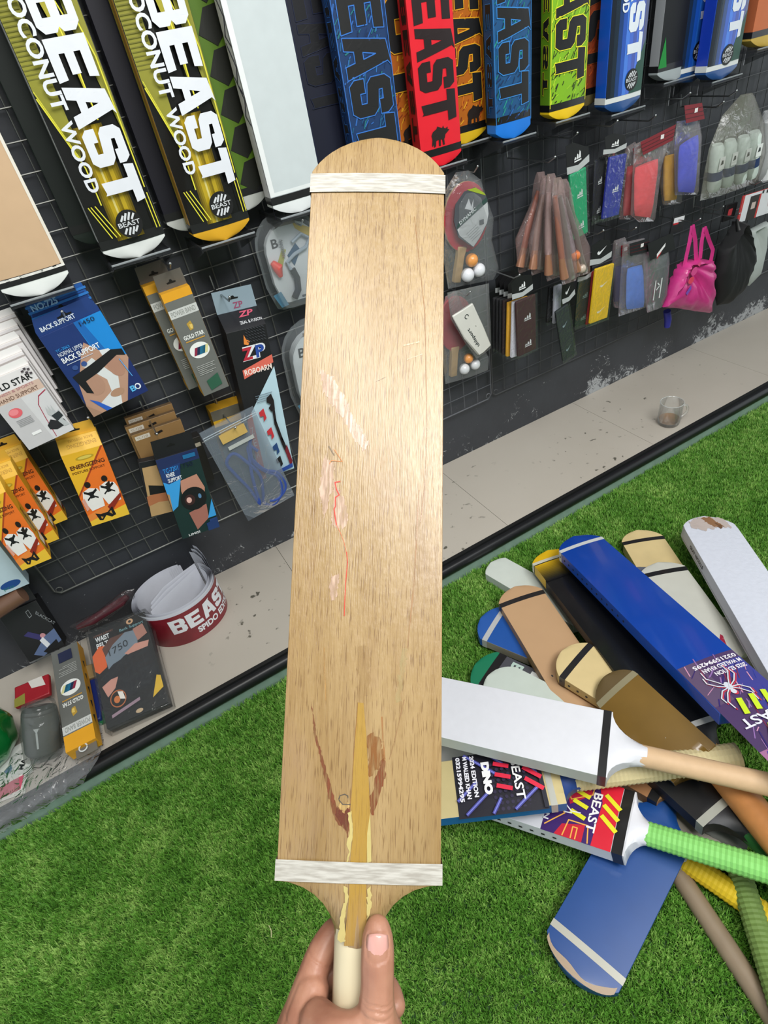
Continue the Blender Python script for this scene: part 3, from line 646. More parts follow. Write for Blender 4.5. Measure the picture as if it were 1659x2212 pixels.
# pale scraped patches
for i, q in enumerate([[(690, 800), (720, 815), (765, 900), (800, 965), (785, 975), (735, 900), (700, 850)], [(722, 1035), (745, 1080), (752, 1115), (748, 1140), (715, 1140), (720, 1090)], [(715, 1245), (733, 1235), (728, 1290), (716, 1300), (712, 1270)], [(700, 985), (722, 1000), (718, 1060), (700, 1120), (690, 1060)]]):
    z.poly(rag(HP(q), .0010, .0012, seed=20+i), WC('#c4a590', .75))
if 0: z.poly(rag(HP([(726, 430), (775, 425), (790, 500), (782, 610), (760, 640), (745, 560)]), .0006, .0012, seed=31), WC('#8f6e5c', .3))
z.line(HP([(895, 470), (905, 560), (918, 680), (920, 800), (922, 930), (917, 1050), (908, 1130)]), .0007, WC('#9a6a38'))
z.line(HP([(905, 1060), (895, 1250), (880, 1400)]), .0009, WC('#a87c50'))
z.line(HP([(812, 826), (834, 816)]), .0006, WC('#7c6034')); z.line(HP([(880, 778), (912, 766)]), .0007, WC('#e6d0b0')); z.line(HP([(872, 748), (905, 740)]), .0012, WC('#e6d2ac'))
z.build('stains', held.t, kind='stuff'); sp = z = Canvas(sp.fn, .02); z.l = 16
z.poly(rag(HP(Z([(722, 1330), (752, 1310), (765, 1450), (750, 1620), (722, 1740), (708, 1740), (735, 1650), (712, 1600), (738, 1480)])), .0004, seed=7), CREAM)
z.poly(HP(Z([(884, 1320), (905, 1350), (915, 1730), (880, 1740), (876, 1480)])), CREAM)
z.poly(HP(Z([(805, 440), (850, 445), (872, 700), (905, 1330), (880, 1500), (872, 1960), (880, 2420), (690, 2420), (730, 2060), (745, 1700), (768, 1480), (748, 1280), (778, 800)])), SPL)
z.line(HP(Z([(803, 440), (795, 560), (775, 800), (745, 1240), (742, 1330)])), .0005, WC('#9a6a34'))
z.poly(rag(HP(Z([(690, 1940), (728, 1950), (722, 2060), (700, 2200), (700, 2400), (640, 2380), (665, 2180), (700, 2030)])), .0006, seed=8), CREAM)
z.poly(rag(HP(Z([(880, 1950), (915, 1945), (915, 2060), (900, 2180), (880, 2200)])), .0008, seed=9), CREAM)
z.build('pen_backing', held.t) if 0 else None
RED = P('#c8321e', .5)
z.line(HP([(735, 1041), (724, 1043), (727, 1058), (733, 1070), (725, 1075), (725, 1095), (722, 1100), (724, 1115), (727, 1134)]), .0009, RED)
z.line(HP([(727, 1134), (735, 1150), (743, 1170), (749, 1195)]), .0004, P('#c96a40', .5))
z.line(HP([(749, 1193), (751, 1215), (747, 1260), (745, 1300), (744, 1330)]), .0006, RED)
z.line(HP([(722, 972), (740, 998), (716, 996), (712, 1003)]), .0005, P('#c97a3c', .5)); z.line(HP([(711, 965), (722, 984)]), .0009, P('#7a6a56', .6))
z.line(HP([(732, 1725), (735, 1717), (745, 1714), (752, 1718), (752, 1722)]), .0006, P('#4a4440', .5)); z.line(HP([(733, 1727), (741, 1736), (757, 1736)]), .0006, P('#4a4440', .5))
z.build('splice', held.t)
# white tapes round the blade, set from the picture
def hband(y, w, nm):
    mb = MB(); st = [y+w*i/4 for i in range(5)]
    mb.rings([held.sec(q, .0011) for q in st], TAPEW, cap=False); return mb.build(nm, held.t)
def tape_mat():
    m, t, b = newmat('worn_white_tape'); b.inputs['Roughness'].default_value = .35; tc = t.nodes.new('ShaderNodeTexCoord'); mp = t.nodes.new('ShaderNodeMapping'); mp.inputs['Scale'].default_value = (60, 500, 60); n = t.nodes.new('ShaderNodeTexNoise'); n.inputs['Detail'].default_value = 4
    t.links.new(tc.outputs['Object'], mp.inputs[0]); t.links.new(mp.outputs[0], n.inputs['Vector']); n.inputs['Scale'].default_value = 1
    r = t.nodes.new('ShaderNodeValToRGB'); r.color_ramp.elements[0].position = .38; r.color_ramp.elements[0].color = lin('#a09b92'); r.color_ramp.elements[1].position = .62; r.color_ramp.elements[1].color = lin('#bebbb3')
    t.links.new(n.outputs[0], r.inputs[0]); t.links.new(r.outputs[0], b.inputs['Base Color']); return m
TAPEW = tape_mat()
y1 = hb(776, 418)[1]; y2 = hb(776, 378)[1]; hband(y1, y2-y1, 'toe_tape')
y1 = hb(776, 1916)[1]; y2 = hb(776, 1860)[1]; hband(max(y1, .0005), y2-max(y1, .0005), 'shoulder_tape')
print('held tapes', y1, y2, hb(776, 1916), hb(815, 298))
# ================================================================== boxes and packs
def quad_frame(tl, tr, bl, br=None):
    br = br or (bl+(tr-tl)); x = (tr-tl)+(br-bl); w = x.length/2; x.normalize(); zz = (tl-bl)+(tr-br); zz -= x*zz.dot(x); h = zz.length/2; zz.normalize()
    c = (tl+tr+bl+br)/4; o = c-x*w/2+zz*h/2
    return frame(x, zz.cross(x), zz, o), w, h
def wallq(y, *pts): return quad_frame(*[on_wall(p[0], p[1], y) for p in pts])
def flatq(z1, z2, *pts): return quad_frame(*[on_level(p[0], p[1], z1 if i < 2 else z2) for i, p in enumerate(pts)])
class Pack:
    def __init__(s, name, label, cat, fr, depth, front, side=None, group=None, part='carton', bevel=.0008):
        s.M, s.w, s.h = fr; s.d = depth; s.t = thing(name, label, cat, s.M, group)
        if depth:
            mb = MB(); w, h, d = s.w, s.h, depth; fr_ = as_mat(front); sd = side or front
            P8 = [(0, 0, -h), (w, 0, -h), (w, d, -h), (0, d, -h), (0, 0, 0), (w, 0, 0), (w, d, 0), (0, d, 0)]
            i = 0; mb.v = [tuple(p) for p in P8]
            for q, c in (((0, 3, 2, 1), sd), ((4, 5, 6, 7), sd), ((0, 1, 5, 4), front), ((1, 2, 6, 5), sd), ((2, 3, 7, 6), sd), ((3, 0, 4, 7), sd)): mb.f.append(q); mb.m.append(mb.mi(c))
            mb.build(part, s.t, bevel=bevel, smooth=30)
        s.c = Canvas(lambda u, v, l: (u*s.w, -.0002-.0001*l, -v*s.h))
        s.sr = Canvas(lambda u, v, l: (s.w+.0002+.0001*l, u*s.d, -v*s.h))
        s.sl = Canvas(lambda u, v, l: (-.0002-.0001*l, (1-u)*s.d, -v*s.h))
    def flap(s, pts, col, y=None, name='hang_tab', slot=None, thick=.0006):
        """card above the box; pts in front units (v<0 is above)"""
        y = s.d if y is None else y; mb = MB()
        mb.prism([(p[0]*s.w, -p[1]*s.h) for p in pts], lambda a, b, k: (a, y-thick*k, b), col); o = mb.build(name, s.t, smooth=0)
        if slot:
            c = Canvas(lambda u, v, l: (u*s.w, y-thick-.0003, -v*s.h)); a, b, r = slot
            c.poly([(a-r, b), (a-r*.35, b-.012*.1/s.h), (a-r*.2, b-.05*.1/s.h), (a+r*.2, b-.05*.1/s.h), (a+r*.35, b-.012*.1/s.h), (a+r, b), (a+r*.9, b+.03*.1/s.h), (a-r*.9, b+.03*.1/s.h)], '#060606'); c.build('slot', o)
        return o
    def done(s):
        for c, n in ((s.c, 'front_print'), (s.sr, 'side_print'), (s.sl, 'side_print')):
            if c.mb.f: c.build(n, s.t)
def hook(px, py, y, label, reach=None):
    """wire hook from the grid out to depth y, tip at the pixel"""
    p = on_wall(px, py, y); t = thing('wire_hook', label, 'hook', Matrix.Translation((p.x, 0, p.z)), 'wire hooks on the grid panels')
    mb = MB(); mb.tube([(0, -.014, .030), (0, -.018, -.004), (0, -.022, 0), (0, y*.9, .0), (0, y-.004, .012)], .0019, METAL, 6); mb.build('arm', t)
    mb = MB(); mb.ball((0, y-.004, .013), .003, METAL, 8); mb.build('tip', t)
SKIN1, SKIN2 = '#b98872', '#8f6450'
# ---- blue back-support boxes
def back_box(label, fr, front=True):
    p = Pack('support_box', label, 'box', fr, .032, '#17326e', '#15306a', 'blue back support boxes on one hook'); c = p.c
    c.poly([(.55, 0), (1, 0), (1, .52), (.82, .60), (.60, .50)], '#1787d6'); c.poly([(.55, 0), (.66, 0), (.80, .56), (.62, .48)], '#1566b4')
    c.poly([(.10, .60), (.38, .33), (.52, .22), (.68, .38), (1, .52), (1, .60), (.66, 1), (0, 1), (0, .86)], '#b9917a')
    c.poly([(.30, .44), (.50, .40), (.62, .60), (.70, .70), (.52, 1), (.26, 1), (.20, .90), (.48, .82), (.52, .68), (.38, .52)], '#d9dcdc')
    c.poly([(.66, .36), (.80, .38), (.86, .46), (.76, .56), (.66, .46)], '#dfe2e4')
    c.ell(.30, .68, .16, .12, '#b28a74'); c.ell(.76, .58, .13, .13, '#b08570'); c.ell(.55, .86, .12, .045, '#b08a70')
    c.poly([(.08, .50), (.42, .46), (.82, .40), (.98, .44), (.98, .52), (.86, .48), (.46, .57), (.22, .60), (.22, .76), (.13, .72)], '#15161a')
    c.poly([(1, .56), (1, 1), (.62, 1)], '#162a66'); c.poly([(0, .84), (.16, 1), (0, 1)], '#a98670'); c.poly([(.10, .80), (.20, .86), (.34, 1), (.24, 1)], '#2a5ec0')
    c.text('NORMAL UPPER', .09, .26, .045, '#dfe8f4', w=.40); c.text('BACK SUPPORT', .09, .335, .06, '#eef4fb', w=.62, bold=.02); c.text('YC-3063', .09, .205, .03, '#2f9ae6', w=.22)
    c.line([(.12, .36), (.55, .36)], .006, '#cfd8e6'); c.ell(.20, .42, .045, .028, '#35528e'); c.ell(.35, .42, .045, .028, '#35528e')
    c.text('B', .76, .93, .07, '#58b4e8', w=.09, bold=.03); c.ell(.89, .895, .05, .036, '#e8eef4'); c.ell(.885, .895, .032, .024, '#162a66'); c.line([(.86, .53), (.90, .76)], .012, '#58a8e8')
    p.c.text('1450', .62, .06, .045, '#10243c', w=.24)
    p.flap([(0, 0), (1, 0), (1, -.05), (.94, -.17), (.06, -.17), (0, -.05)], '#1b3a78', y=.004, slot=(.5, -.10, .12), name='top_flap')
    f = Canvas(lambda u, v, l: (u*p.w, .0025-.0001*l, -v*p.h)); f.text('BACK SUPPORT', .08, -.03, .05, '#dfe8f4', w=.55, bold=.02); f.build('flap_print', p.t)
    p.done(); return p
back_box('blue boxed back support, front of its pair, with a strapped back pictured', wallq(-.115, (84, 722), (226, 674), (202, 907), (312, 841)))
p = back_box('blue boxed back support behind the front one, its striped top flap showing', wallq(-.076, (76, 706), (208, 662), (190, 880), (298, 828)))
f = Canvas(lambda u, v, l: (u*p.w, .002-.0001*l, -v*p.h))
for i in range(4): f.rect(0, -.22+i*.06, 1, -.195+i*.06, '#2f7ac8')
f.text('NO:725', .08, -.15, .07, '#9fd0f4', w=.42, bold=.03); f.build('flap_print', p.t)
p.flap([(0, -.03), (1, -.03), (.97, -.26), (.03, -.26)], '#1f5aa8', y=.0045, slot=(.5, -.15, .1))
hook(141, 686, -.135, 'wire hook carrying the blue back support boxes')
# ---- white hand-support boxes
def hand_box(label, fr, full=True, d=.024):
    p = Pack('support_box', label, 'box', fr, d, '#e3dfdf', '#cfc8c4', 'white hand support boxes on one hook'); c = p.c
    if full:
        c.rect(0, .20, 1, .38, '#d3b7a6'); c.rect(0, .33, 1, 1, '#c6c4c6'); c.poly([(.5, .33), (1, .33), (1, 1), (.55, 1)], '#d3d2d4')
        c.text('GOLD STAR', .02, .17, .085, '#16171a', w=.90, bold=.02); c.text('FITNESS & SPORTS', .05, .235, .035, '#b0707c', w=.82); c.text('HAND SUPPORT', .10, .315, .05, '#6a4a3c', w=.80)
        c.line([(.98, .36), (.80, .40), (.70, .50), (.66, .70), (.62, .98)], .014, '#a8324c'); c.ell(.24, .48, .13, .065, '#e0646c'); c.ell(.22, .465, .09, .04, '#ee8a90')
        c.poly([(.60, .80), (.72, .74), (.80, .78), (.95, .80), (.97, .88), (.72, .90), (.60, .86)], '#26262a'); c.poly([(.74, .66), (.78, .56), (.80, .66), (.83, .55), (.85, .66), (.89, .56), (.90, .68), (.97, .66), (.93, .80), (.99, .90), (.88, .90), (.80, .74)], '#b9bdbe')
        c.poly([(.78, .70), (.96, .68), (.98, .76), (.82, .80)], '#2c3236'); c.rect(.25, .80, .44, .84, '#f0f0f0')
        for i in range(5): c.rect(.15, .58+i*.02, .45, .588+i*.02, '#9a9a9c')
        for i, q in enumerate(((.80, .03), (.86, .01), (.86, .06), (.92, .03), (.92, .085))): c.rect(q[0], q[1], q[0]+.05, q[1]+.025, '#4a4248')
    else:
        c.text('SUPPORT', .3, .12, .05, '#7a5a50', w=.5); c.rect(.0, .04, 1, .06, '#b0a8a4')
    p.flap([(0, 0), (1, 0), (.98, -.09), (.02, -.09)], '#e8e6e4', y=.006); p.done()
hand_box('white boxed hand support with a pink curve, front of the stack on the left edge', wallq(-.150, (-34, 829), (68, 784), (52, 977), (155, 930)))
for i, (dy, q) in enumerate((((-.122, ((-44, 800), (54, 755), (42, 945), (141, 902)))), ((-.094, ((-54, 770), (47, 726), (32, 912), (131, 872)))), ((-.066, ((-62, 742), (42, 700), (22, 880), (122, 842)))), ((-.040, ((-70, 716), (35, 675), (12, 850), (113, 812)))))):
    hand_box('white hand support box, %s behind the front one at the left edge' % ('first', 'second', 'third', 'rearmost')[i], wallq(dy, *q), False, d=.022)
# ---- grey and yellow resistance band boxes
def band_box(label, fr, d=.034, flip=False, header=True, name='band_box'):
    p = Pack(name, label, 'box', fr, d, '#6a6c68', '#d69a20', 'grey and yellow band boxes'); c = p.c
    if flip:
        base = c.fn; c.fn = lambda u, v, l: base(1-u, 1-v, l)
    c.rect(0, 0, 1, .075 if not flip else .14, '#e0a022'); c.rect(0, .15, 1, .225, '#c7c9c6'); c.text('POWER BAND', .06, .21, .045, '#8a8d88', w=.86, bold=.01)
    c.poly([(.42, .30), (.58, .28), (.62, .33), (.58, .36), (.46, .365)], '#b8953c'); c.poly([(.50, .31), (.60, .315), (.58, .35), (.50, .35)], '#e0c26a')
    c.text('GOLD STAR', .14, .435, .04, '#eceeea', w=.74, bold=.03); c.rect(.16, .45, .86, .46, '#c9963a')
    c.ell(.5, .56, .36, .075, '#eceeea', 28)
    for i, k in enumerate(('#8a2440', '#152c4c', '#1c6a8c', '#1a5a74', '#d8d49a')): c.poly([(.24+.10*i, .60), (.36+.10*i, .53), (.46+.10*i, .53), (.34+.10*i, .60)], k)
    for i in range(6): c.rect(.16, .70+i*.017, .16+(.68, .60, .66, .3, .64, .5)[i], .705+i*.017, '#b4b6b2')
    if not flip: c.poly([(.30, .86), (.78, .82), (.80, .94), (.34, .965)], '#2a5a44')
    else: c.rect(.25, .84, .75, .95, '#262c48')
    for q in range(5): p.sr.poly([(.3, .2+.14*q), (.6, .18+.14*q), (.55, .26+.14*q)], '#2a2a24'); p.sl.poly([(.25, .2+.14*q), (.7, .17+.14*q), (.5, .27+.14*q), (.8, .24+.14*q), (.45, .31+.14*q)], '#33322c')
    p.sl.rect(.35, .60, .75, .9, '#6a6458'); p.sl.poly([(.4, .42), (.7, .38), (.6, .5)], '#b03a24')
    if header:
        p.flap([(0, 0), (1, 0), (.98, -.14), (.04, -.14)], '#5c574f', y=d*.55, slot=(.52, -.055, .16))
    p.done(); return p
band_box('grey and yellow resistance band box hanging nearest, a green patch at its foot', wallq(-.125, (345, 640), (411, 614), (443, 855), (493, 836)))
band_box('second resistance band box tucked behind the hanging one, red patch showing', wallq(-.080, (322, 616), (388, 592), (396, 848), (450, 826)), d=.036)
hook(372, 583, -.150, 'wire hook carrying the grey and yellow band boxes')
# ---- long massage-arm box
p = Pack('massager_box', 'tall black and pale blue box with red and black massage arm pictures', 'box', wallq(-.11, (497, 722), (567, 697), (557, 1036), (641, 1012)), .05, '#16171a', '#141418'); c = p.c
c.poly([(0, .56), (1, .26), (1, 1), (0, 1)], '#b9d6e2'); c.poly([(0, .56), (.16, .51), (.16, 1), (0, 1)], '#e06a3c'); 
for i, ch in enumerate('ZEAL'): c.text(ch, .035, .66+i*.085, .05, '#f2e6dc', w=.08)
c.poly([(.18, .235), (1, .185), (1, .235), (.18, .29)], '#dd6a58'); 
g = c.fn; c.text('ROBOARM', .22, .272, .035, '#f4e4da', w=.72, bold=.02)
c.text('ZP', .24, .185, .085, '#e4e6ea', w=.62, bold=.05, shear=.25); c.text('Z', .25, .182, .075, '#b8283c', w=.27, bold=.04, shear=.25); c.text('P', .60, .182, .075, '#24489c', w=.22, bold=.04, shear=.25)
c.poly([(.36, .085), (.40, .03), (.44, .06), (.52, .075), (.46, .095)], '#e88a3c')
for i in range(7):
    for j in range(5): c.line([(.45+i*.07, .0+j*.018), (.50+i*.07, .009+j*.018)], .006, '#3a3c42')
for i in range(4): c.rect(.34, .41+i*.014, .8-.05*i, .414+i*.014, '#6a7a86')
c.poly([(.62, .44), (.76, .42), (.80, .47), (.78, .53), (.68, .54), (.62, .51), (.70, .49), (.60, .47)], '#1a1214')
c.line([(.74, .52), (.72, .62), (.80, .76), (.90, .88)], .07, '#1d1518'); c.line([(.88, .84), (.93, .93)], .09, '#7a1c2a')
for i, (x, y, k) in enumerate(((.34, .52, '#c8323c'), (.44, .66, '#c8323c'), (.50, .78, '#24487c'), (.52, .88, '#1a1a1e'))): c.poly([(x, y), (x+.14, y-.02), (x+.17, y+.05), (x+.08, y+.07), (x+.10, y+.03), (x+.01, y+.03)], k)
c.poly([(.46, .965), (.96, .945), (.96, .975), (.46, .992)], '#24489c')
p.sl.poly([(0, .62), (1, .50), (1, 1), (0, 1)], '#c9d6de')
for i in range(3): p.sl.poly([(.3, .62+.12*i), (.8, .58+.12*i), (.6, .68+.12*i)], '#2a2436')
mb = MB(); w, d = p.w, p.d
mb.hexa([Vector(q) for q in ((0, 0, 0), (w, 0, 0), (w, d, 0), (0, d, 0), (0, d*.8, .030), (w, d*.8, .030), (w, d, .030), (0, d, .030))], '#1a1b20'); mb.build('gusset', p.t)
f = Canvas(lambda u, v, l: (u*w, d*.8*(v)-.0004, .030*v+.0004)); f.text('ZP', .45, .62, .3, '#c8506a', w=.35, bold=.03, shear=.2); f.text('ZEAL & FUSION', .42, .25, .16, '#e4e6ea', w=.55); f.build('gusset_print', p.t)
o = p.flap([(0, -.075), (1.0, -.075), (.96, -.20), (-.02, -.20)], '#8fa2ae', y=d*.85, slot=(.45, -.15, .14)); f = Canvas(lambda u, v, l: (u*w, d*.85-.0012, -v*p.h)); f.text('ZP', .42, -.09, .035, '#9a4a6a', w=.24, bold=.02); f.build('tab_print', o)
p.done(); hook(499, 654, -.14, 'wire hook carrying the tall massager box')
# ---- clear clamshell packs
def outline_D(w, h, n=10):
    pts = []
    for k in range(n+1): a = math.pi*k/n; pts.append((w/2+w/2*math.cos(a), -h*.32+h*.32*math.sin(a)))
    pts += [(w*.02, -h*.72), (w*.12, -h*.97), (w*.22, -h), (w*.82, -h), (w*.94, -h*.95), (w, -h*.72)]
    return pts
def clamshell(label, fr, d, content=True, layers=3):
    M, w, h = fr; t = thing('clamshell_pack', label, 'pack', M, 'clear hand gripper packs')
    FILM = plastic(.16, '#b8c0c4', .12, .35, 14, .25)
    mb = MB(); pts = outline_D(w, h)
    def sc(p, s): return (w/2+(p[0]-w/2)*s, -h/2+(p[1]+h/2)*s)
    mb.rings([[Vector((x, d, z)) for x, z in pts], [Vector((x, d-.002, z)) for x, z in pts], [Vector((x, d-.002, z)) for x, z in [sc(p, .93) for p in pts]], [Vector((x, .004, z)) for x, z in [sc(p, .88) for p in pts]], [Vector((x, 0, z)) for x, z in [sc(p, .80) for p in pts]]], FILM, cap=True)
    mb.build('shell', t, smooth=30)
    for k in range(layers):
        mb = MB(); mb.prism([sc(p, .80) for p in pts], lambda a, b, q: (a, d*(.45+.16*k)-.0006*q, b), '#c3c9cc'); o = mb.build('card', t, smooth=0)
    c = Canvas(lambda u, v, l: (u*w, d*.45-.001-.0001*l, -v*h)); c.l = 3
    c.poly([(.58, .12), (.86, .22), (.88, .36), (.60, .18)], '#c2a83a'); c.text('B', .20, .32, .09, '#17181a', w=.10, bold=.02); c.text('B', .30, .325, .06, '#9aa0a4', w=.06); c.poly([(.20, .50), (.34, .34), (.40, .36), (.28, .54)], '#9a9a3a')
    c.poly([(.40, .42), (.56, .32), (.62, .40), (.48, .54)], '#1f4a68'); c.rect(.50, .86, .68, .885, '#50565a'); c.poly([(.05, .78), (.18, .76), (.26, .92), (.14, .93)], '#4a7a94'); c.poly([(.62, .82), (.86, .70), (.88, .86)], '#5a84a0')
    c.rect(.30, .10, .62, .13, '#7a726a'); c.build('card_print', t)
    if content:
        mb = MB(); mb.tube([(w*.42, d*.3, -h*.56), (w*.46, d*.25, -h*.66), (w*.44, d*.25, -h*.78), (w*.36, d*.3, -h*.86)], .0075, '#15161a', 10); mb.build('black_grip', t)
        mb = MB(); mb.tube([(w*.14, d*.3, -h*.44), (w*.20, d*.25, -h*.50), (w*.22, d*.3, -h*.60)], [.006, .012, .005], '#e0402c', 10); mb.build('red_cap', t)
        mb = MB(); mb.tube([(w*.34+.0035*math.cos(k*1.6), d*.3+.0035*math.sin(k*1.6), -h*.42+k*.0011) for k in range(34)], .0009, METAL, 4); mb.build('spring', t)
        mb = MB(); mb.tube([(w*.40, d*.3, -h*.56), (w*.36, d*.3, -h*.48), (w*.5, d*.3, -h*.42), (w*.70, d*.3, -h*.38), (w*.78, d*.3, -h*.30), (w*.66, d*.3, -h*.24), (w*.5, d*.3, -h*.30)], .004, P('#9aa8b4', .25, .1), 8); mb.build('frame_arm', t)
    return t
clamshell('clear clamshell pack with a black hand gripper and red cap, left of the held bat', wallq(-.10, (550, 478), (688, 440), (600, 688), (730, 648)), .045)
clamshell('lower clear clamshell pack, mostly hidden behind the held bat', wallq(-.095, (607, 718), (745, 676), (655, 925), (790, 885)), .05, False, 4)
hook(655, 489, -.12, 'wire hook carrying the upper clamshell pack')
# ---- yellow and orange posture boxes
def posture_box(label, fr, d=.046, tab=True, **k):
    p = Pack('posture_box', label, 'box', fr, d, '#e9b52c', '#cf9c18', 'yellow and orange posture support boxes'); c = p.c
    c.poly([(0, .58), (1, 0), (1, 1), (0, 1)], '#ea7426'); c.poly([(1, 0), (0, .58), (0, .55), (.94, 0)], '#a8421c')
    for t_, y, h, w in (('ENERGIZING', .21, .055, .84), ('POSTURE SUPPORT', .27, .032, .80)): c.text(t_, .08, y, h, '#5a2a14', w=w, bold=.03 if h > .04 else .01)
    c.ell(.5, .085, .22, .028, '#b89a2a'); c.ell(.5, .085, .17, .018, '#d8c45a')
    for x, y in ((.30, .44), (.74, .42)):
        c.ell(x, y, .075, .042, '#1f1512'); c.poly([(x-.24, y+.18), (x-.18, y+.08), (x, y+.045), (x+.19, y+.08), (x+.24, y+.17), (x+.2, y+.34), (x-.14, y+.36)], '#eceae6')
        c.line([(x-.15, y+.09), (x-.06, y+.12), (x, y+.16), (x+.06, y+.12), (x+.15, y+.09)], .035, '#16161a'); c.line([(x-.13, y+.20), (x, y+.15), (x+.13, y+.20)], .022, '#16161a'); c.rect(x-.05, y+.10, x+.05, y+.19, '#16161a')
    c.poly([(.84, .46), (.80, .56), (.70, .50)], '#1f1512'); c.poly([(.02, .62), (.10, .60), (.12, .76), (.04, .78)], '#dfa08c')
    c.poly([(0, .84), (.5, .78), (.8, .76), (.62, .88), (0, .94)], '#ea8a3c'); c.poly([(.55, .80), (.98, .66), (.98, .71), (.60, .88)], '#8f2a1c'); c.poly([(0, .93), (1, .84), (1, 1), (0, 1)], '#edc23a')
    c.poly([(.20, .84), (.32, .87), (.50, .87), (.66, .81), (.68, .94), (.56, .955), (.44, .91), (.32, .965), (.24, .95)], '#17161a'); c.poly([(.30, .90), (.36, .92), (.30, .945)], '#c9963a'); c.poly([(.54, .88), (.60, .86), (.60, .92)], '#c9963a')
    for s in (p.sr, p.sl):
        s.poly([(0, .40), (1, .22), (1, .55), (0, .62)], '#b08a14'); s.text('ENERGIZING', .62, .30, .22, '#5a3a10', w=.36, rot=math.pi/2, bold=.02) if 0 else None
        for i, ch in enumerate('ENERGIZING'): s.mb and s.poly([(.36, .30+.036*i), (.60, .30+.036*i), (.60, .322+.036*i), (.36, .322+.036*i)], '#5e4310')
        s.poly([(.2, .72), (.7, .68), (.8, .82), (.3, .88)], '#d8d4cc'); s.poly([(.3, .85), (.7, .84), (.8, .90), (.35, .93)], '#7a2a1a')
    mb = MB(); w = p.w; h = p.h
    if tab:
        mb.hexa([Vector(q) for q in ((0, 0, 0), (w, 0, 0), (w, d, 0), (0, d, 0), (w*.02, d*.55, h*.13), (w*.98, d*.55, h*.13), (w, d, h*.13), (0, d, h*.13))], '#e2b23a'); mb.build('sloped_top', p.t)
        f = Canvas(lambda u, v, l: (u*w, d*.55*v-.0004-.0001*l, h*.13*v+.0004)); f.text('ENERGIZING', .9, .55, .25, '#b58a2a', w=.7, rot=math.pi); f.text('BACK POSTURE', .86, .85, .16, '#b58a2a', w=.6, rot=math.pi); f.build('top_print', p.t)
        p.flap([(0.02, -.13), (.98, -.13), (.96, -.26), (.04, -.26)], '#d9a93a', y=d*.75, slot=(.5, -.19, .14))
    p.done(); return p
posture_box('single yellow and orange posture support box under the white hand support box', wallq(-.115, (120, 984), (214, 968), (209, 1137), (286, 1103)))
posture_box('yellow and orange posture box at the lower left, front of a stack of three', wallq(-.165, (-43, 1084), (27, 1056), (35, 1236), (98, 1211)))
posture_box('middle box of the three stacked yellow posture boxes', wallq(-.112, (-22, 1048), (50, 1020), (54, 1192), (117, 1168)))
posture_box('rearmost box of the three stacked yellow posture boxes', wallq(-.060, (-2, 1012), (70, 985), (74, 1150), (137, 1124)))
hook(196, 912, -.13, 'wire hook carrying the single yellow posture box')
# ---- knee supports
def kraft(label, fr, d=.012):
    p = Pack('support_box', label, 'box', fr, d, '#8a6a40', '#5c4830', 'brown knee support packs on one hook'); p.c.rect(.05, .05, .34, .13, '#c9c2b4'); p.c.text('YC-7338', .08, .115, .045, '#8a7a60', w=.22)
    p.c.poly([(.42, .10), (.58, .07), (.60, .11), (.44, .14)], '#1a1410'); p.done()
kraft('brown card knee support pack, rearmost of three', wallq(-.045, (264, 907), (363, 873), (320, 1010), (418, 976)))
kraft('brown card knee support pack, middle of three', wallq(-.070, (266, 926), (371, 889), (318, 1024), (420, 988)))
kraft('brown card knee support pack, directly behind the black boxes', wallq(-.092, (279, 943), (384, 907), (330, 1040), (432, 1003)))
p = Pack('support_box', 'black knee support box showing tan leg and arm, left behind the front one', 'box', wallq(-.118, (296, 1000), (372, 985), (330, 1116), (404, 1096)), .02, '#1b1c20'); c = p.c
c.poly([(.06, .1), (.7, .1), (1, 1), (.0, 1)], '#b9986a'); c.poly([(.0, .62), (.35, .58), (.8, .66), (.9, .8), (.3, .76), (0, .80)], '#b0704a'); c.poly([(.12, .42), (.6, .5), (.7, .62), (.1, .60)], '#17181a'); p.done()
p = Pack('support_box', 'black and teal knee support box with a kneecap pictured, front of its hook', 'box', wallq(-.145, (316, 996), (408, 977), (412, 1163), (489, 1128)), .026, '#12302e', '#17181c'); c = p.c
c.rect(0, 0, 1, .12, '#1c2c58'); c.poly([(0, .12), (.52, .10), (.42, .28), (.10, .30), (0, .26)], '#1d3a70'); c.text('TC-7201', .08, .17, .05, '#2f9ae6', w=.36); c.text('KNEE', .12, .225, .045, '#eef2f6', w=.2, bold=.02); c.text('SUPPORT', .12, .285, .045, '#eef2f6', w=.34, bold=.02)
c.poly([(0, .26), (.12, .30), (.42, .28), (.16, .58), (0, .62)], '#3aa0e4'); c.poly([(0, .40), (.05, .42), (.0, .62)], '#b08a60')
c.poly([(.40, .30), (.82, .28), (.92, .46), (.86, .56), (.36, .60), (.34, .42)], '#c08a74'); c.poly([(.36, .70), (.84, .66), (.80, .84), (.44, .94)], '#a86e60')
c.ell(.58, .55, .32, .14, '#101416', 28); c.ell(.48, .55, .13, .065, '#3a2020'); c.ell(.46, .55, .065, .035, '#e4b4a8'); c.ell(.74, .54, .04, .03, '#5a88b0')
c.poly([(1, .62), (1, .84), (.78, .84)], '#3aa0e4'); c.rect(.80, .86, 1, .90, '#24407a'); c.text('LIMISI', .18, .985, .03, '#e8eaec', w=.30, bold=.02); c.poly([(.7, .9), (1, .87), (1, 1), (.7, 1)], '#1d3a70')
c.text('1750', .50, .17, .05, '#0a1a3a', w=.3); c.rect(.62, .03, .92, .075, '#1a6a9c')
p.flap([(0, 0), (1, 0), (.97, -.19), (.03, -.19)], '#15161a', y=.006, slot=(.45, -.10, .10)); p.done()
hook(343, 946, -.165, 'wire hook carrying the black knee support boxes')
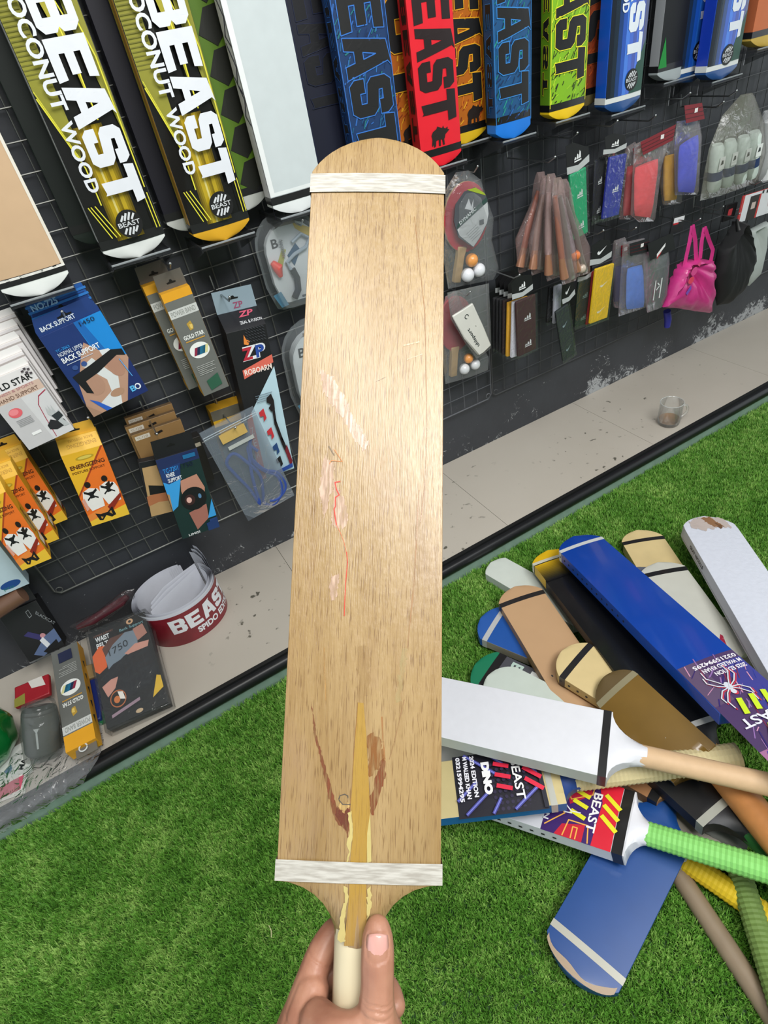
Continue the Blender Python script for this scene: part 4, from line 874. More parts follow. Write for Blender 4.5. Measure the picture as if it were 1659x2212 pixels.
p = Pack('small_box', 'small dark wrapped box behind the black knee support box', 'box', wallq(-.06, (400, 952), (436, 940), (424, 1050), (460, 1036)), .03, '#24221e', '#1c1a18'); p.c.rect(.1, .12, .9, .2, '#b4ac98'); p.done()
# ---- zip bag with skipping rope
M_, w_, h_ = wallq(-.13, (434, 931), (553, 876), (533, 1130), (630, 1071)); t = thing('zip_bag', 'translucent zip bag with a coiled blue skipping rope', 'bag', M_)
mb = MB(); nx, nz_ = 8, 12
for side in (0, 1): mb.rings([[Vector((w_*i/nx, (-.014 if side == 0 else .014)*math.sin(math.pi*i/nx)*math.sin(math.pi*min(1, j/nz_*.98+.02))**.5, -h_*j/nz_)) for i in range(nx+1)] for j in range(nz_+1)], plastic(.34, '#8f9aa6', .25, .3, 30, .6), closed=False, cap=False)
mb.build('film', t)
mb = MB()
def rope(pts, r=.0042):
    v = [Vector((x*w_, y, -z*h_)) for x, y, z in pts]; out = []
    for i in range(len(v)-1):
        p0, p1, p2, p3 = v[max(i-1, 0)], v[i], v[i+1], v[min(i+2, len(v)-1)]
        for k in range(5): q = k/5; out.append(.5*((2*p1)+(-p0+p2)*q+(2*p0-5*p1+4*p2-p3)*q*q+(-p0+3*p1-3*p2+p3)*q**3))
    mb.tube(out, r, '#2c4a9c', 8)
rope([(.62, .004, .34), (.50, 0, .50), (.40, -.004, .70), (.34, -.006, .88), (.30, 0, .70), (.20, .002, .50), (.16, 0, .36), (.34, -.004, .30), (.48, -.002, .44), (.58, 0, .62), (.50, .004, .80), (.42, .004, .92), (.60, .0, .97), (.82, -.002, .88), (.86, 0, .72), (.70, .004, .62), (.58, .002, .48), (.66, -.004, .30), (.74, 0, .26)])
rope([(.74, .003, .40), (.64, .004, .32), (.58, .003, .42), (.70, .003, .60), (.90, .002, .70), (.92, 0, .86), (.70, -.003, .93), (.50, -.004, .90)])
mb.build('skipping_rope', t)
c = Canvas(lambda u, v, l: (u*w_, -.0155-.0001*l, -v*h_)); c.rect(.25, .07, .72, .16, '#c9a85e'); c.rect(.0, .03, 1, .036, '#b9c4cc'); c.rect(.0, .05, 1, .055, '#b9c4cc'); c.rect(.30, .20, .78, .235, '#b4b8b4'); c.build('bag_print', t)
mb = MB(); mb.box((w_*.3, -.002, -h_*.16), (w_*.7, -.0005, -h_*.06), '#c9a85e'); mb.build('price_card', t)
hook(511, 932, -.155, 'wire hook through the zip bag')
p = Pack('band_box', 'small yellow and grey box top showing behind the zip bag', 'box', wallq(-.05, (447, 893), (512, 872), (500, 1010), (565, 985)), .045, '#5c584c', '#d6a020'); p.c.rect(0, 0, 1, .16, '#6a6658'); p.c.rect(0, .16, 1, .26, '#dfae28'); p.done()
# ================================================================== packs on the right of the held bat
def film_bag(name, label, pts, y, front=.010, back=.008, veil=.16, hexc='#b9bfc2', group=None, cat='bag', gloss=.6, bulge=1.0):
    """soft clear bag: outline given in the picture, puffed about its middle"""
    P3 = [on_wall(px, py, y) for px, py in pts]; c0 = sum(P3, Vector())/len(P3); t = thing(name, label, cat, Matrix.Translation(c0), group)
    ring = [Vector((p.x-c0.x, 0, p.z-c0.z)) for p in P3]; R_ = []
    # densify outline
    dn = []
    for a, b in zip(ring, ring[1:]+ring[:1]):
        for k in range(4): dn.append(a.lerp(b, k/4))
    R_ = []
    for s_, yy in ((.02, -front), (.45, -front*.95), (.75, -front*.75), (.93, -front*.4), (1, 0), (.93, back*.4), (.75, back*.8), (.02, back)):
        R_.append([Vector((p.x*s_, yy, p.z*s_)) for p in dn])
    mb = MB(); mb.rings(R_, plastic(veil, hexc, .18, gloss, 30, .8)); mb.build('film', t, smooth=60)
    t['_c'] = (c0.x, c0.y, c0.z)
    def loc(px, py, dy=0): q = on_wall(px, py, y+dy); return q-c0
    return t, loc
def paddle(t, loc, cx, cy, rx_, ry_, dy, col, rim, handle_to, hw=.011, tilt=0):
    c = loc(cx, cy, dy); a = loc(cx+rx_, cy, dy)-c; r1 = a.length; b = loc(cx, cy+ry_, dy)-c; r2 = b.length
    mb = MB(); ca, sa = math.cos(tilt), math.sin(tilt)
    pts = [(r1*math.cos(2*math.pi*k/28), r2*math.sin(2*math.pi*k/28)) for k in range(28)]
    mb.prism(pts, lambda x, z, k: (c.x+x*ca-z*sa, c.y-.0035*(1 if k else -1), c.z+x*sa+z*ca), col, rim); mb.build('blade', t, bevel=.0008)
    h = loc(*handle_to, dy); d = (h-c).normalized(); st = c+d*r2*.82; sd = d.cross(Vector((0, 1, 0))).normalized()
    mb = MB(); mb.rings([[p+sd*u*w+Vector((0, v*.008, 0)) for u, v in ((-1, -1), (1, -1), (1, 1), (-1, 1))] for p, w in ((st, hw*1.3), (st.lerp(h, .25), hw), (h, hw))], '#b99a6c'); mb.build('handle', t, bevel=.003)
def balls(t, loc, L, dy=-.012):
    for px, py, r, col in L:
        mb = MB(); mb.ball(loc(px, py, dy), r, P(col, .35, 0, .2), 14); mb.build('ball', t)
YR = -.075
t, loc = film_bag('racket_set', 'clear bag with table tennis rackets, card cover, one orange and two white balls', [(962, 410), (985, 372), (1012, 368), (1038, 388), (1052, 430), (1066, 470), (1062, 520), (1077, 582), (1066, 604), (968, 624), (958, 560), (962, 480)], YR, .020, .014, .14)
paddle(t, loc, 1006, 470, 46, 74, .004, '#b02434', '#c8a070', (985, 610)); 
mb = MB(); c0 = loc(1019, 474, -.016); a = [(0, -.068), (-.045, -.030), (-.054, .010), (-.046, .046), (-.018, .068), (.014, .070), (.044, .050), (.056, .010), (.050, -.020), (.02, -.052)]
mb.prism(a, lambda x, z, k: (c0.x+x, c0.y-.0006*k, c0.z+z), '#4c4f55'); o = mb.build('card', t, smooth=0)
c = Canvas(lambda u, v, l: (c0.x+u, c0.y-.0008-.0001*l, c0.z+v)); c.poly([(.0, -.066), (-.040, -.028), (-.046, -.012), (.050, .028), (.052, .0), (.046, -.020), (.02, -.050)], '#b9bcbe'); c.poly([(-.048, -.01), (-.044, .0), (.048, .040), (.050, .030)], '#2f4a44')
c.text('DYNAMIC', -.036, -.004, .009, '#d7dbdd', w=.056, rot=.42, bold=.02); c.poly([(-.010, .070), (.016, .069), (.040, .052), (.046, .044), (.02, .056)], '#9aae30')
c.poly([(-.02, .03), (-.006, .05), (.0, .03), (.008, .046), (.004, .02)], '#c9ccd0'); c.rect(.022, -.02, .036, -.008, '#55585c')
for i in range(5): c.line([(-.02+.004*i, -.030-.005*i), (.012+.004*i, -.016-.005*i)], .0012, '#8b8e91')
c.build('card_print', t)
balls(t, loc, [(1019, 562, .017, '#e39a52'), (1010, 594, .018, '#dfe1e6'), (1034, 583, .018, '#dfe1e6')])
t, loc = film_bag('racket_set', 'lower clear bag of table tennis rackets behind the white shin guard', [(962, 640), (985, 628), (1000, 660), (1040, 740), (1057, 775), (1054, 800), (1015, 815), (962, 830), (955, 760), (952, 690)], YR+.012, .014, .010, .14)
paddle(t, loc, 984, 700, 34, 58, .002, '#a02834', '#c03a46', (978, 812)); balls(t, loc, [(1012, 774, .0145, '#e39a52'), (1003, 797, .016, '#d5d8da'), (1026, 787, .016, '#d5d8da')], -.010)
t, loc = film_bag('shin_guard_bag', 'clear bag with one white shin guard bearing dark lettering', [(966, 632), (1056, 612), (1060, 700), (1061, 752), (1030, 776), (1004, 740), (974, 690)], YR-.022, .012, .008, .20, '#a8acac')
mb = MB(); G = [(974, 682), (1018, 653), (1040, 700), (1058, 744), (1045, 757), (1030, 766), (1000, 730)]; g3 = [loc(px, py, -.004) for px, py in G]
mb.prism([(q.x, q.z) for q in g3], lambda x, z, k: (x, -.004-.008*k, z), P('#d9d8d0', .4)); mb.build('guard', t, bevel=.003)
c = Canvas(lambda u, v, l: (u, -.0124-.0001*l, v)); q = loc(1037, 741, -.012); c.text('uhlsport', q.x+.001, q.z-.004, .013, '#1d2a2c', w=.070, rot=math.radians(117), bold=.02); q = loc(1008, 684, -.012); c.line([(q.x+.006*math.cos(k*.8), q.z+.006*math.sin(k*.8)) for k in range(7)], .002, '#1d2a2c'); c.build('guard_print', t)
hook(1030, 372, -.10, 'wire hook carrying the upper racket set'); hook(1014, 640, -.115, 'wire hook carrying the shin guard bag')
# skipping rope bags
RG = 'clear skipping rope bags bunched together'
for i, (x0, y0, x1, y1, wd, lab, col, dy) in enumerate(((1168, 372, 1130, 588, 17, 'leftmost of the clear bags of grey and copper skipping rope handles', '#a8604a', -.06), (1178, 380, 1158, 592, 16, 'second from left of the clear skipping rope bags, coppery handle', '#8d7268', -.095), (1190, 376, 1192, 604, 17, 'middle clear skipping rope bag with a pale pinkish grey handle', '#b79a98', -.13), (1204, 384, 1226, 612, 18, 'fourth clear skipping rope bag, long copper handle ending lowest', '#9a6656', -.165), (1216, 388, 1254, 596, 20, 'rightmost clear skipping rope bag with an orange ball inside', '#8d8794', -.13))):
    t, loc = film_bag('skipping_rope_bag', lab, [(x0-8, y0), (x0+8, y0-2), (x0+14, y0+50), (x1+wd, y1-60), (x1+wd*1.0, y1-6), (x1-wd*.6, y1+4), (x1-wd, y1-70), (x0-13, y0+50)], dy, .016, .012, .20, '#c9a9a6', RG, gloss=.5)
    for sgn in (-1, 1):
        a = loc(x0+sgn*5, y0+40, sgn*.003); b = loc((x0+x1)/2+sgn*7, (y0+y1)/2+10, sgn*.003); e = loc(x1+sgn*7, y1-12, sgn*.003)
        mb = MB(); mb.tube([a, b, e], [.006, .009, .0085], P('#5d6460' if sgn > 0 else col, .3, 0, .3), 12); mb.build('rope_handle', t)
        mb = MB(); mb.tube([b.lerp(e, .35), e], [.0075, .0125], P('#b78468' if sgn < 0 else '#8d8f84', .25, .35, .4), 12); mb.build('handle_sleeve', t)
    if i == 4: balls(t, loc, [(1242, 552, .015, '#e07a40'), (1256, 580, .013, '#c9b8a8')], -.006)
hook(1196, 352, -.19, 'wire hook carrying the skipping rope bags')
# carded sleeve packs: header card + coloured knitted sleeve in a clear film
def mark3(c, x, y, w, h, col):
    for i in range(3):
        a = x+w*(.0+.30*i); hh = h*(.35+.32*i)*.9; c.poly([(a, y), (a+w*.26, y), (a+w*.26-w*.0, y-hh*.72), (a+w*.13, y-hh)], col)
    c.rect(x, y+h*.12, x+w*.92, y+h*.28, col)
def swoosh(c, x, y, w, h, col): c.poly([(x, y-h*.35), (x+w*.1, y-h*.05), (x+w*.3, y-h*.02), (x+w, y-h), (x+w*.34, y-h*.42), (x+w*.2, y-h*.35), (x+w*.22, y-h*.6)], col)
def sleeve_pack(label, body, card, y, col, group, mark='3', ncard='#101012', thick=.010, band=True, mcol='#dfe3e4', pale=False, name='sleeve_pack', nm=2):
    p = Pack(name, label, 'pack', wallq(y, *body), thick, P(col, .8, 0, 0, .12, 90, .3), None, group, part='sleeve', bevel=.003); c = p.c
    for k in range(nm):
        yy = (.36, .84)[k] if nm == 2 else .55
        if mark == '3': mark3(c, .36, yy, .40, .10, mcol)
        elif mark == 's': swoosh(c, .30, yy, .45, .09, mcol)
    if card:
        C3 = [p.M.inverted() @ on_wall(px, py, y) for px, py in card]; mb = MB(); mb.prism([(q.x, q.z) for q in C3], lambda a, b, k: (a, thick*.3-.0007*k, b), ncard); o = mb.build('header_card', p.t, smooth=0)
        x0, x1 = min(q.x for q in C3), max(q.x for q in C3); z0, z1 = min(q.z for q in C3), max(q.z for q in C3)
        d = Canvas(lambda u, v, l: (x0+u*(x1-x0), thick*.3-.0008-.0001*l, z1-v*(z1-z0)))
        if mark == '3': mark3(d, .34, .62, .34, .30, '#e8eaea')
        else: swoosh(d, .30, .65, .42, .32, '#e8eaea')
        if band: d.poly([(0, .74), (.5, .84), (1, .66), (1, .92), (.5, 1.06), (0, 1.0)], '#b4b8b8')
        d.build('card_print', o)
    mb = MB(); w, h = p.w, p.h; mb.box((-.004, -.002, -h-.006), (w+.004, -.0012, .004), plastic(.02, '#aab0b2', .15, .1, 40, .35, .3)); mb.build('film', p.t, smooth=0)
    p.done(); return p
SG = 'carded sleeve packs on wire hooks'
sleeve_pack('green knitted sleeve pack with white emblems beside the skipping rope bags', ((1228, 378), (1272, 360), (1242, 520), (1266, 503)), ((1224, 316), (1240, 308), (1273, 318), (1274, 345), (1250, 366), (1226, 372)), -.13, '#12a26c', SG)
for i in range(5):
    x = 1281+i*5.0; sleeve_pack('dark packed sleeve edge, %s in the black bunch right of the green one' % ('nearest', 'second', 'third', 'fourth', 'rearmost')[i], ((x, 350-i*4), (x+24, 342-i*4), (x+3, 480-i*4), (x+25, 470-i*4)), None, -.115+.014*i, '#151618' if i < 4 else '#7a1620', 'black sleeve packs bunched behind', thick=.006)
sleeve_pack('navy blue knitted sleeve pack with a black header card', ((1311, 340), (1352, 334), (1310, 474), (1341, 462)), ((1308, 296), (1326, 288), (1352, 292), (1354, 318), (1330, 328), (1310, 332)), -.14, '#26309a', SG, nm=1)
def roll_pack(label, bag, body, hdr, y, col, hc='#7c1622', grp='rolled coloured sleeves in clear bags'):
    t, loc = film_bag('sock_bag', label, bag, y, .018, .012, .14, '#cfc6c6', grp)
    B = [loc(*q) for q in body]; mb = MB(); tl, tr, bl, br = B; R_ = []
    for k in range(9):
        f = k/8; l = tl.lerp(bl, f); r = tr.lerp(br, f); sc = (.55 if k in (0, 8) else .9 if k in (1, 7) else 1); m_ = (l+r)/2; hw = (r-l)/2*(.8+.2*sc); R_.append([m_+hw*math.cos(2*math.pi*j/16)+Vector((0, -.012*sc*math.sin(2*math.pi*j/16), 0)) for j in range(16)])
    mb.rings(R_, P(col, .85, 0, 0, .15, 70, .4)); mb.build('rolled_sock', t, smooth=60)
    if hdr:
        H = [loc(*q) for q in hdr]; mb = MB(); mb.prism([(q.x, q.z) for q in H], lambda a, b, k: (a, -.020-.0007*k, b), hc); o = mb.build('header_card', t, smooth=0)
        c = Canvas(lambda u, v, l: (u, -.0209-.0001*l, v)); a, b = H[0], H[1]; d_, e_ = H[3], H[2]
        for i in range(1, 4): c.line([tuple((a.lerp(d_, i/4)).xz), tuple((b.lerp(e_, i/4)).xz)], .0018, '#4a0c14')
        m_ = a.lerp(b, .62).lerp(d_.lerp(e_, .62), .35); c.rect(m_.x-.006, m_.z-.006, m_.x+.006, m_.z+.004, '#e8e4e2'); c.build('card_print', o)
    return t, loc
roll_pack('darker red rolled sleeve bag behind the bright red one', [(1352, 318), (1372, 306), (1384, 360), (1362, 474), (1338, 474), (1346, 400)], ((1354, 362), (1374, 356), (1346, 466), (1366, 462)), ((1354, 320), (1374, 312), (1374, 338), (1356, 344)), -.10, '#d82c3c')
roll_pack('bright coral red rolled sleeve bag with a dark red header', [(1370, 312), (1436, 282), (1444, 300), (1428, 350), (1412, 478), (1380, 480), (1362, 464), (1366, 380)], ((1370, 364), (1424, 342), (1370, 466), (1406, 470)), ((1370, 306), (1446, 268), (1440, 302), (1376, 334)), -.135, '#f5434f')
roll_pack('yellow rolled sleeve bag between the red and the blue ones', [(1436, 300), (1460, 290), (1474, 400), (1470, 440), (1432, 444), (1426, 400)], ((1434, 340), (1458, 332), (1434, 434), (1462, 430)), None, -.10, '#f4b41c')
roll_pack('blue rolled sleeve bag with a red header, right of the yellow one', [(1462, 262), (1508, 256), (1514, 290), (1506, 420), (1458, 422), (1456, 320)], ((1466, 318), (1510, 290), (1464, 414), (1500, 416)), ((1464, 228), (1502, 222), (1508, 256), (1468, 266)), -.135, '#3c50e0')
for q in ((1244, 300, -.155, 'wire hook carrying the green sleeve pack'), (1330, 274, -.165, 'wire hook carrying the navy sleeve pack'), (1412, 262, -.16, 'wire hook carrying the red rolled sleeves'), (1486, 214, -.16, 'wire hook carrying the blue rolled sleeve'), (1558, 232, -.15, 'empty wire hook left of the wristband bag'), (1586, 208, -.16, 'wire hook above the wristband bag')): hook(*q)
# wristband bag
t, loc = film_bag('wristband_bag', 'clear bag of white wristbands with a navy stripe at the upper right', [(1600, 205), (1625, 200), (1648, 260), (1652, 330), (1634, 395), (1560, 422), (1512, 434), (1520, 380), (1532, 320), (1560, 250)], -.12, .03, .016, .18, '#a9a594')
for i, (x, y_, w) in enumerate(((1550, 340, 22), (1577, 330, 26), (1606, 322, 24), (1630, 312, 20))):
    a = loc(x, y_-28, -.006*i*.5); b = loc(x-9, y_+72, -.006*i*.5); mb = MB(); mb.tube([a, a.lerp(b, .1), a.lerp(b, .9), b], [.014, .020, .020, .015], P('#cfdcd4', .9, 0, 0, .1, 90, .4), 14); o = mb.build('wristband', t)
    m1, m2 = a.lerp(b, .55), a.lerp(b, .74); mb = MB(); mb.tube([m1, m2], .0207, P('#1e3560', .9), 14, False); mb.build('navy_stripe', o)
    n = a.lerp(b, .36); c = Canvas(lambda u, v, l: (n.x+u, n.y-.0212-.0001*l, n.z+v)); c.rect(-.012, -.02, .012, .014, '#e6eae6'); c.poly([(-.006, -.008), (.006, -.006), (.004, .004), (-.003, .005)], '#222a28'); c.build('printed_patch', o)
t, loc = film_bag('sock_bag', 'white rolled bag cut by the right edge beside the wristbands', [(1650, 240), (1690, 225), (1690, 380), (1650, 395), (1632, 388), (1640, 320)], -.10, .02, .012, .25, '#c9cacc')
a = loc(1668, 260); b = loc(1652, 384); mb = MB(); mb.tube([a, b], [.022, .024], P('#dadde0', .8), 14); mb.build('rolled_sock', t)
# second row
WB = 'carded wristband packs, lower row'
p = sleeve_pack('dark maroon wristband pack, front of the lower stack', ((1113, 653), (1155, 638), (1123, 772), (1161, 751)), ((1106, 612), (1122, 596), (1150, 594), (1152, 622), (1130, 638), (1108, 644)), -.16, '#3c161a', WB)
sleeve_pack('white wristband pack, directly behind the dark maroon one', ((1103, 655), (1147, 640), (1111, 772), (1152, 757)), None, -.143, '#dcdce6', WB)
sleeve_pack('yellow wristband pack, behind the white one', ((1094, 656), (1138, 641), (1100, 770), (1142, 755)), None, -.126, '#e8ac20', WB)
for i in range(4): sleeve_pack('black wristband pack, %s behind the yellow one' % ('first', 'second', 'third', 'last')[i], ((1085-7*i, 652-2*i), (1128-7*i, 637-2*i), (1091-7*i, 766-4*i), (1133-7*i, 751-4*i)), ((1098-9*i, 616-4*i), (1112-9*i, 600-4*i), (1140-9*i, 596-4*i), (1142-9*i, 626-4*i), (1120-9*i, 638-4*i), (1100-9*i, 640-4*i)), -.109+.017*i, '#1c1c20' if i else '#2a181a', WB)
hook(1120, 604, -.185, 'wire hook carrying the wristband packs')
sleeve_pack('long dark slate sleeve pack hanging lowest in the lower row', ((1214, 664), (1240, 650), (1206, 792), (1232, 770)), ((1216, 614), (1240, 606), (1242, 640), (1216, 654)), -.13, '#20272c', WB, 's', mcol='#8fa4a8')
sleeve_pack('white edge of a sleeve pack behind the slate one', ((1197, 620), (1214, 614), (1199, 700), (1212, 694)), None, -.10, '#c9cdda', WB)
sleeve_pack('black edge of a sleeve pack behind the white one', ((1184, 622), (1204, 616), (1186, 698), (1202, 692)), None, -.08, '#17181b', WB)
sleeve_pack('dark green sleeve pack between the slate and the yellow ones', ((1250, 610), (1280, 598), (1243, 708), (1272, 698)), ((1250, 590), (1278, 560), (1282, 590), (1252, 608)), -.11, '#16281f', WB, mcol='#7f9a90')
sleeve_pack('yellow sleeve pack with white marks, lower row centre', ((1282, 583), (1320, 572), (1281, 699), (1320, 683)), ((1279, 532), (1300, 518), (1320, 520), (1322, 552), (1300, 566), (1280, 572)), -.14, '#f6c814', WB, 's', mcol='#f1ead0')
sleeve_pack('red edge of a sleeve pack behind the yellow one', ((1274, 590), (1300, 582), (1274, 700), (1298, 692)), None, -.115, '#a81c24', WB)
roll_pack('navy sleeve bag right of the yellow pack', [(1326, 520), (1350, 512), (1352, 600), (1346, 668), (1326, 664), (1322, 590)], ((1328, 578), (1348, 572), (1326, 652), (1342, 648)), ((1330, 528), (1346, 524), (1346, 548), (1330, 552)), -.10, '#23286a')
roll_pack('clear bag with a light blue roll, lower row', [(1346, 524), (1392, 514), (1402, 600), (1396, 664), (1336, 684), (1340, 600)], ((1354, 582), (1388, 572), (1352, 668), (1392, 662)), ((1348, 524), (1390, 512), (1392, 540), (1350, 550)), -.135, '#4c86e8', '#15161a')
t, loc = film_bag('clear_bag', 'puffed clear bag with a black, white and red header, lower row', [(1390, 545), (1440, 520), (1444, 560), (1438, 640), (1426, 666), (1398, 676), (1390, 620)], -.14, .020, .012, .26, '#9aa0a2')
H = [loc(*q) for q in ((1386, 524), (1440, 500), (1446, 534), (1392, 560))]; mb = MB(); mb.prism([(q.x, q.z) for q in H], lambda a, b, k: (a, -.021-.0007*k, b), '#131316'); o = mb.build('header_card', t, smooth=0)
c = Canvas(lambda u, v, l: (u, -.0219-.0001*l, v)); q = loc(1406, 546); c.poly([(q.x, q.z), (q.x+.032, q.z+.024), (q.x+.032, q.z+.014), (q.x+.002, q.z-.010)], '#e6e6e6'); c.poly([(q.x+.002, q.z-.010), (q.x+.020, q.z+.004), (q.x+.016, q.z-.004), (q.x+.003, q.z-.016)], '#c2202c'); c.build('card_print', o)
q = loc(1412, 620); c = Canvas(lambda u, v, l: (q.x+u, -.0215-.0001*l, q.z+v)); c.line([(-.02, -.03), (-.02, .03)], .004, '#d5dad8'); c.line([(.006, -.03), (.006, .03)], .005, '#d5dad8'); c.line([(-.012, .0), (.0, .01), (-.01, .02)], .004, '#d5dad8'); c.build('bag_print', t)
hook(1300, 508, -.165, 'wire hook carrying the yellow lower sleeve pack'); hook(1370, 502, -.165, 'wire hook carrying the light blue roll'); hook(1228, 604, -.155, 'wire hook carrying the slate sleeve pack')
# small flat cards behind the pink bag
p = Pack('header_pack', 'small black and white carded pack above the pink bag', 'pack', wallq(-.09, (1450, 470), (1478, 462), (1452, 505), (1480, 497)), .004, '#1a1a1d', None); p.c.rect(.1, .1, .9, .4, '#e4e6e8'); p.c.rect(.1, .4, .5, .5, '#c2202c'); p.done()
# pink carrier bag hanging by two handles
def cloth_bag(name, label, pts, y, col, puff=.03, cat='bag', folds=10, rough=.4, amp=.003):
    P3 = [on_wall(px, py, y) for px, py in pts]; c0 = sum(P3, Vector())/len(P3); t = thing(name, label, cat, Matrix.Translation(c0)); dn = []
    ring = [p-c0 for p in P3]
    for a, b in zip(ring, ring[1:]+ring[:1]):
        for k in range(5): dn.append(a.lerp(b, k/5))
    R_ = []; n = len(dn); zt = max(p.z for p in ring)*.85; xt = sum(p.x for p in ring if p.z > zt*.8)/max(1, sum(1 for p in ring if p.z > zt*.8))
    for s_, yy in ((.03, -.25), (.2, -.55), (.42, -.9), (.65, -1), (.82, -.8), (.94, -.42), (1, 0), (.9, .3), (.03, .3)):
        R_.append([Vector((xt+(p.x-xt)*s_, yy*puff+amp*math.sin(p.x*s_*520+(p.z*s_)*6)*(1 if s_ < .95 else .3), zt+(p.z-zt)*s_)) for p in dn])
    mb = MB(); mb.rings(R_, col); mb.build('bag_body', t, smooth=70); return t, (lambda px, py, dy=0: on_wall(px, py, y+dy)-c0)
PINK = P('#d03888', .3, 0, .2, .25, 30, .5)
t, loc = cloth_bag('carrier_bag', 'bright pink plastic carrier bag hanging from two handles', [(1474, 566), (1506, 558), (1538, 562), (1541, 600), (1538, 640), (1534, 676), (1500, 672), (1466, 666), (1432, 664), (1446, 620), (1462, 585)], -.14, PINK, .035, amp=.005)
for pts in (((1478, 575), (1490, 520), (1496, 486), (1502, 520), (1504, 565)), ((1512, 560), (1516, 520), (1522, 490), (1532, 520), (1540, 540), (1534, 572))):
    v = [loc(px, py, -.01) for px, py in pts]; mb = MB(); mb.rings([[p+Vector((s_*.009, -.003*k, 0)) for s_, k in ((-1, 0), (-.3, 1), (.3, -1), (1, 0))] for p in v], PINK, closed=False, cap=False); mb.build('handle', t, smooth=60)
q = loc(1500, 596, -.045); c = Canvas(lambda u, v, l: (q.x+u, -.0395-.0001*l, q.z+v)); c.ell(.004, .012, .014, .013, '#d8488c'); c.ell(-.004, -.014, .013, .011, '#e0405c'); c.poly([(-.02, -.05), (.0, -.03), (.004, -.044), (-.012, -.06)], '#7a4ab0'); c.poly([(.012, .03), (.03, .04), (.026, .02)], '#e04a84'); c.build('bag_print', t)
mb = MB(); mb.tube([loc(1441, 672, .04), loc(1443, 690, .04), loc(1441, 706, .04)], [.012, .012, .010], P('#2a2c8c', .5), 12); tag_o = mb.build('blue_roll', None); tag_o.location = t.location; tag(tag_o, 'end of a dark blue roll showing below the pink bag', 'roll')
hook(1508, 482, -.16, 'wire hook carrying the pink bag')
t, loc = cloth_bag('drawstring_bag', 'black drawstring bag hanging right of the pink bag', [(1590, 478), (1598, 478), (1612, 520), (1622, 575), (1600, 630), (1575, 655), (1548, 660), (1540, 600), (1552, 545), (1578, 505)], -.13, P('#17181a', .7, 0, 0, .3, 20, .3), .04, amp=.002)
mb = MB(); mb.tube([loc(1597, 498, -.02), loc(1594, 484, -.01), loc(1592, 474, 0)], [.010, .006, .004], '#101112', 10); mb.build('gathered_neck', t)
hook(1593, 470, -.15, 'wire hook carrying the black drawstring bag')
t, loc = cloth_bag('shin_pad', 'pale grey shin pad partly behind the black drawstring bag', [(1612, 500), (1655, 478), (1652, 540), (1640, 596), (1618, 618), (1602, 610), (1606, 560)], -.085, P('#b4bcb8', .6), .02, 'pad', amp=.0005)
p = Pack('header_pack', 'white and red carded pack at the right edge', 'pack', wallq(-.13, (1594, 428), (1670, 404), (1606, 478), (1674, 456)), .006, '#dfe0e4', '#c23a3a'); c = p.c; c.rect(0, 0, .04, 1, '#c2302c'); c.rect(.22, .1, .52, 1, '#2a2220'); c.rect(.49, .1, .54, 1, '#c2302c'); c.rect(.3, .35, .42, .6, '#c8b8b0'); c.poly([(.8, .4), (.98, .3), (.98, .6), (.85, .7)], '#d0343c'); c.rect(.55, -.0, .60, .12, '#1c1c1e'); c.rect(.68, .02, .73, .14, '#1c1c1e'); p.done()
p = Pack('header_pack', 'small black carded pack with a red square left of the white and red one', 'pack', wallq(-.10, (1562, 446), (1588, 438), (1568, 478), (1592, 470)), .006, '#151517'); p.c.rect(.3, .3, .65, .7, '#c04048'); p.done()
for q in ((1558, 455, -.12, 'empty wire hook near the small black carded pack'), (1640, 400, -.15, 'wire hook carrying the white and red pack')): hook(*q)
# ================================================================== things on the plinth
# glass mug
g0 = on_level(1444, 914, .0802); R0 = .036
t = thing('glass_mug', 'small clear glass mug with a little tea left, standing on the plinth', 'mug', Matrix.Translation((g0.x, g0.y, .0803)))
GLS = plastic(.10, '#e8ece8', .05, .8, 10, .0, .55)
mb = MB(); mb.lathe([(.001, 0), (R0*.86, 0), (R0*.92, .004), (R0, .02), (R0, .080), (R0-.001, .082), (R0-.0025, .080), (R0-.003, .012), (.001, .009)], GLS, 40, closed=False); mb.build('cup', t, smooth=60)
mb = MB(); mb.tube([(R0*.995*math.cos(k*math.pi/20), R0*.995*math.sin(k*math.pi/20), .081) for k in range(41)], .0013, plastic(.45, '#e8ece8', .05, 1.0, 10, .0, .6), 6, False); mb.build('rim', t)
mb = MB(); mb.tube([(R0*.98+.022*math.sin(a)*1.0, 0, .042-.023*math.cos(a)) for a in [math.pi*k/12 for k in range(13)]], .0042, GLS, 10)
o = mb.build('handle', t); o.rotation_euler = (0, 0, math.radians(-25))
TEA = P('#8a5a22', .1, 0, 0); mb = MB(); mb.lathe([(.001, .0095), (R0-.004, .0125), (R0-.0038, .020), (.001, .020)], TEA, 32); mb.build('tea', t)
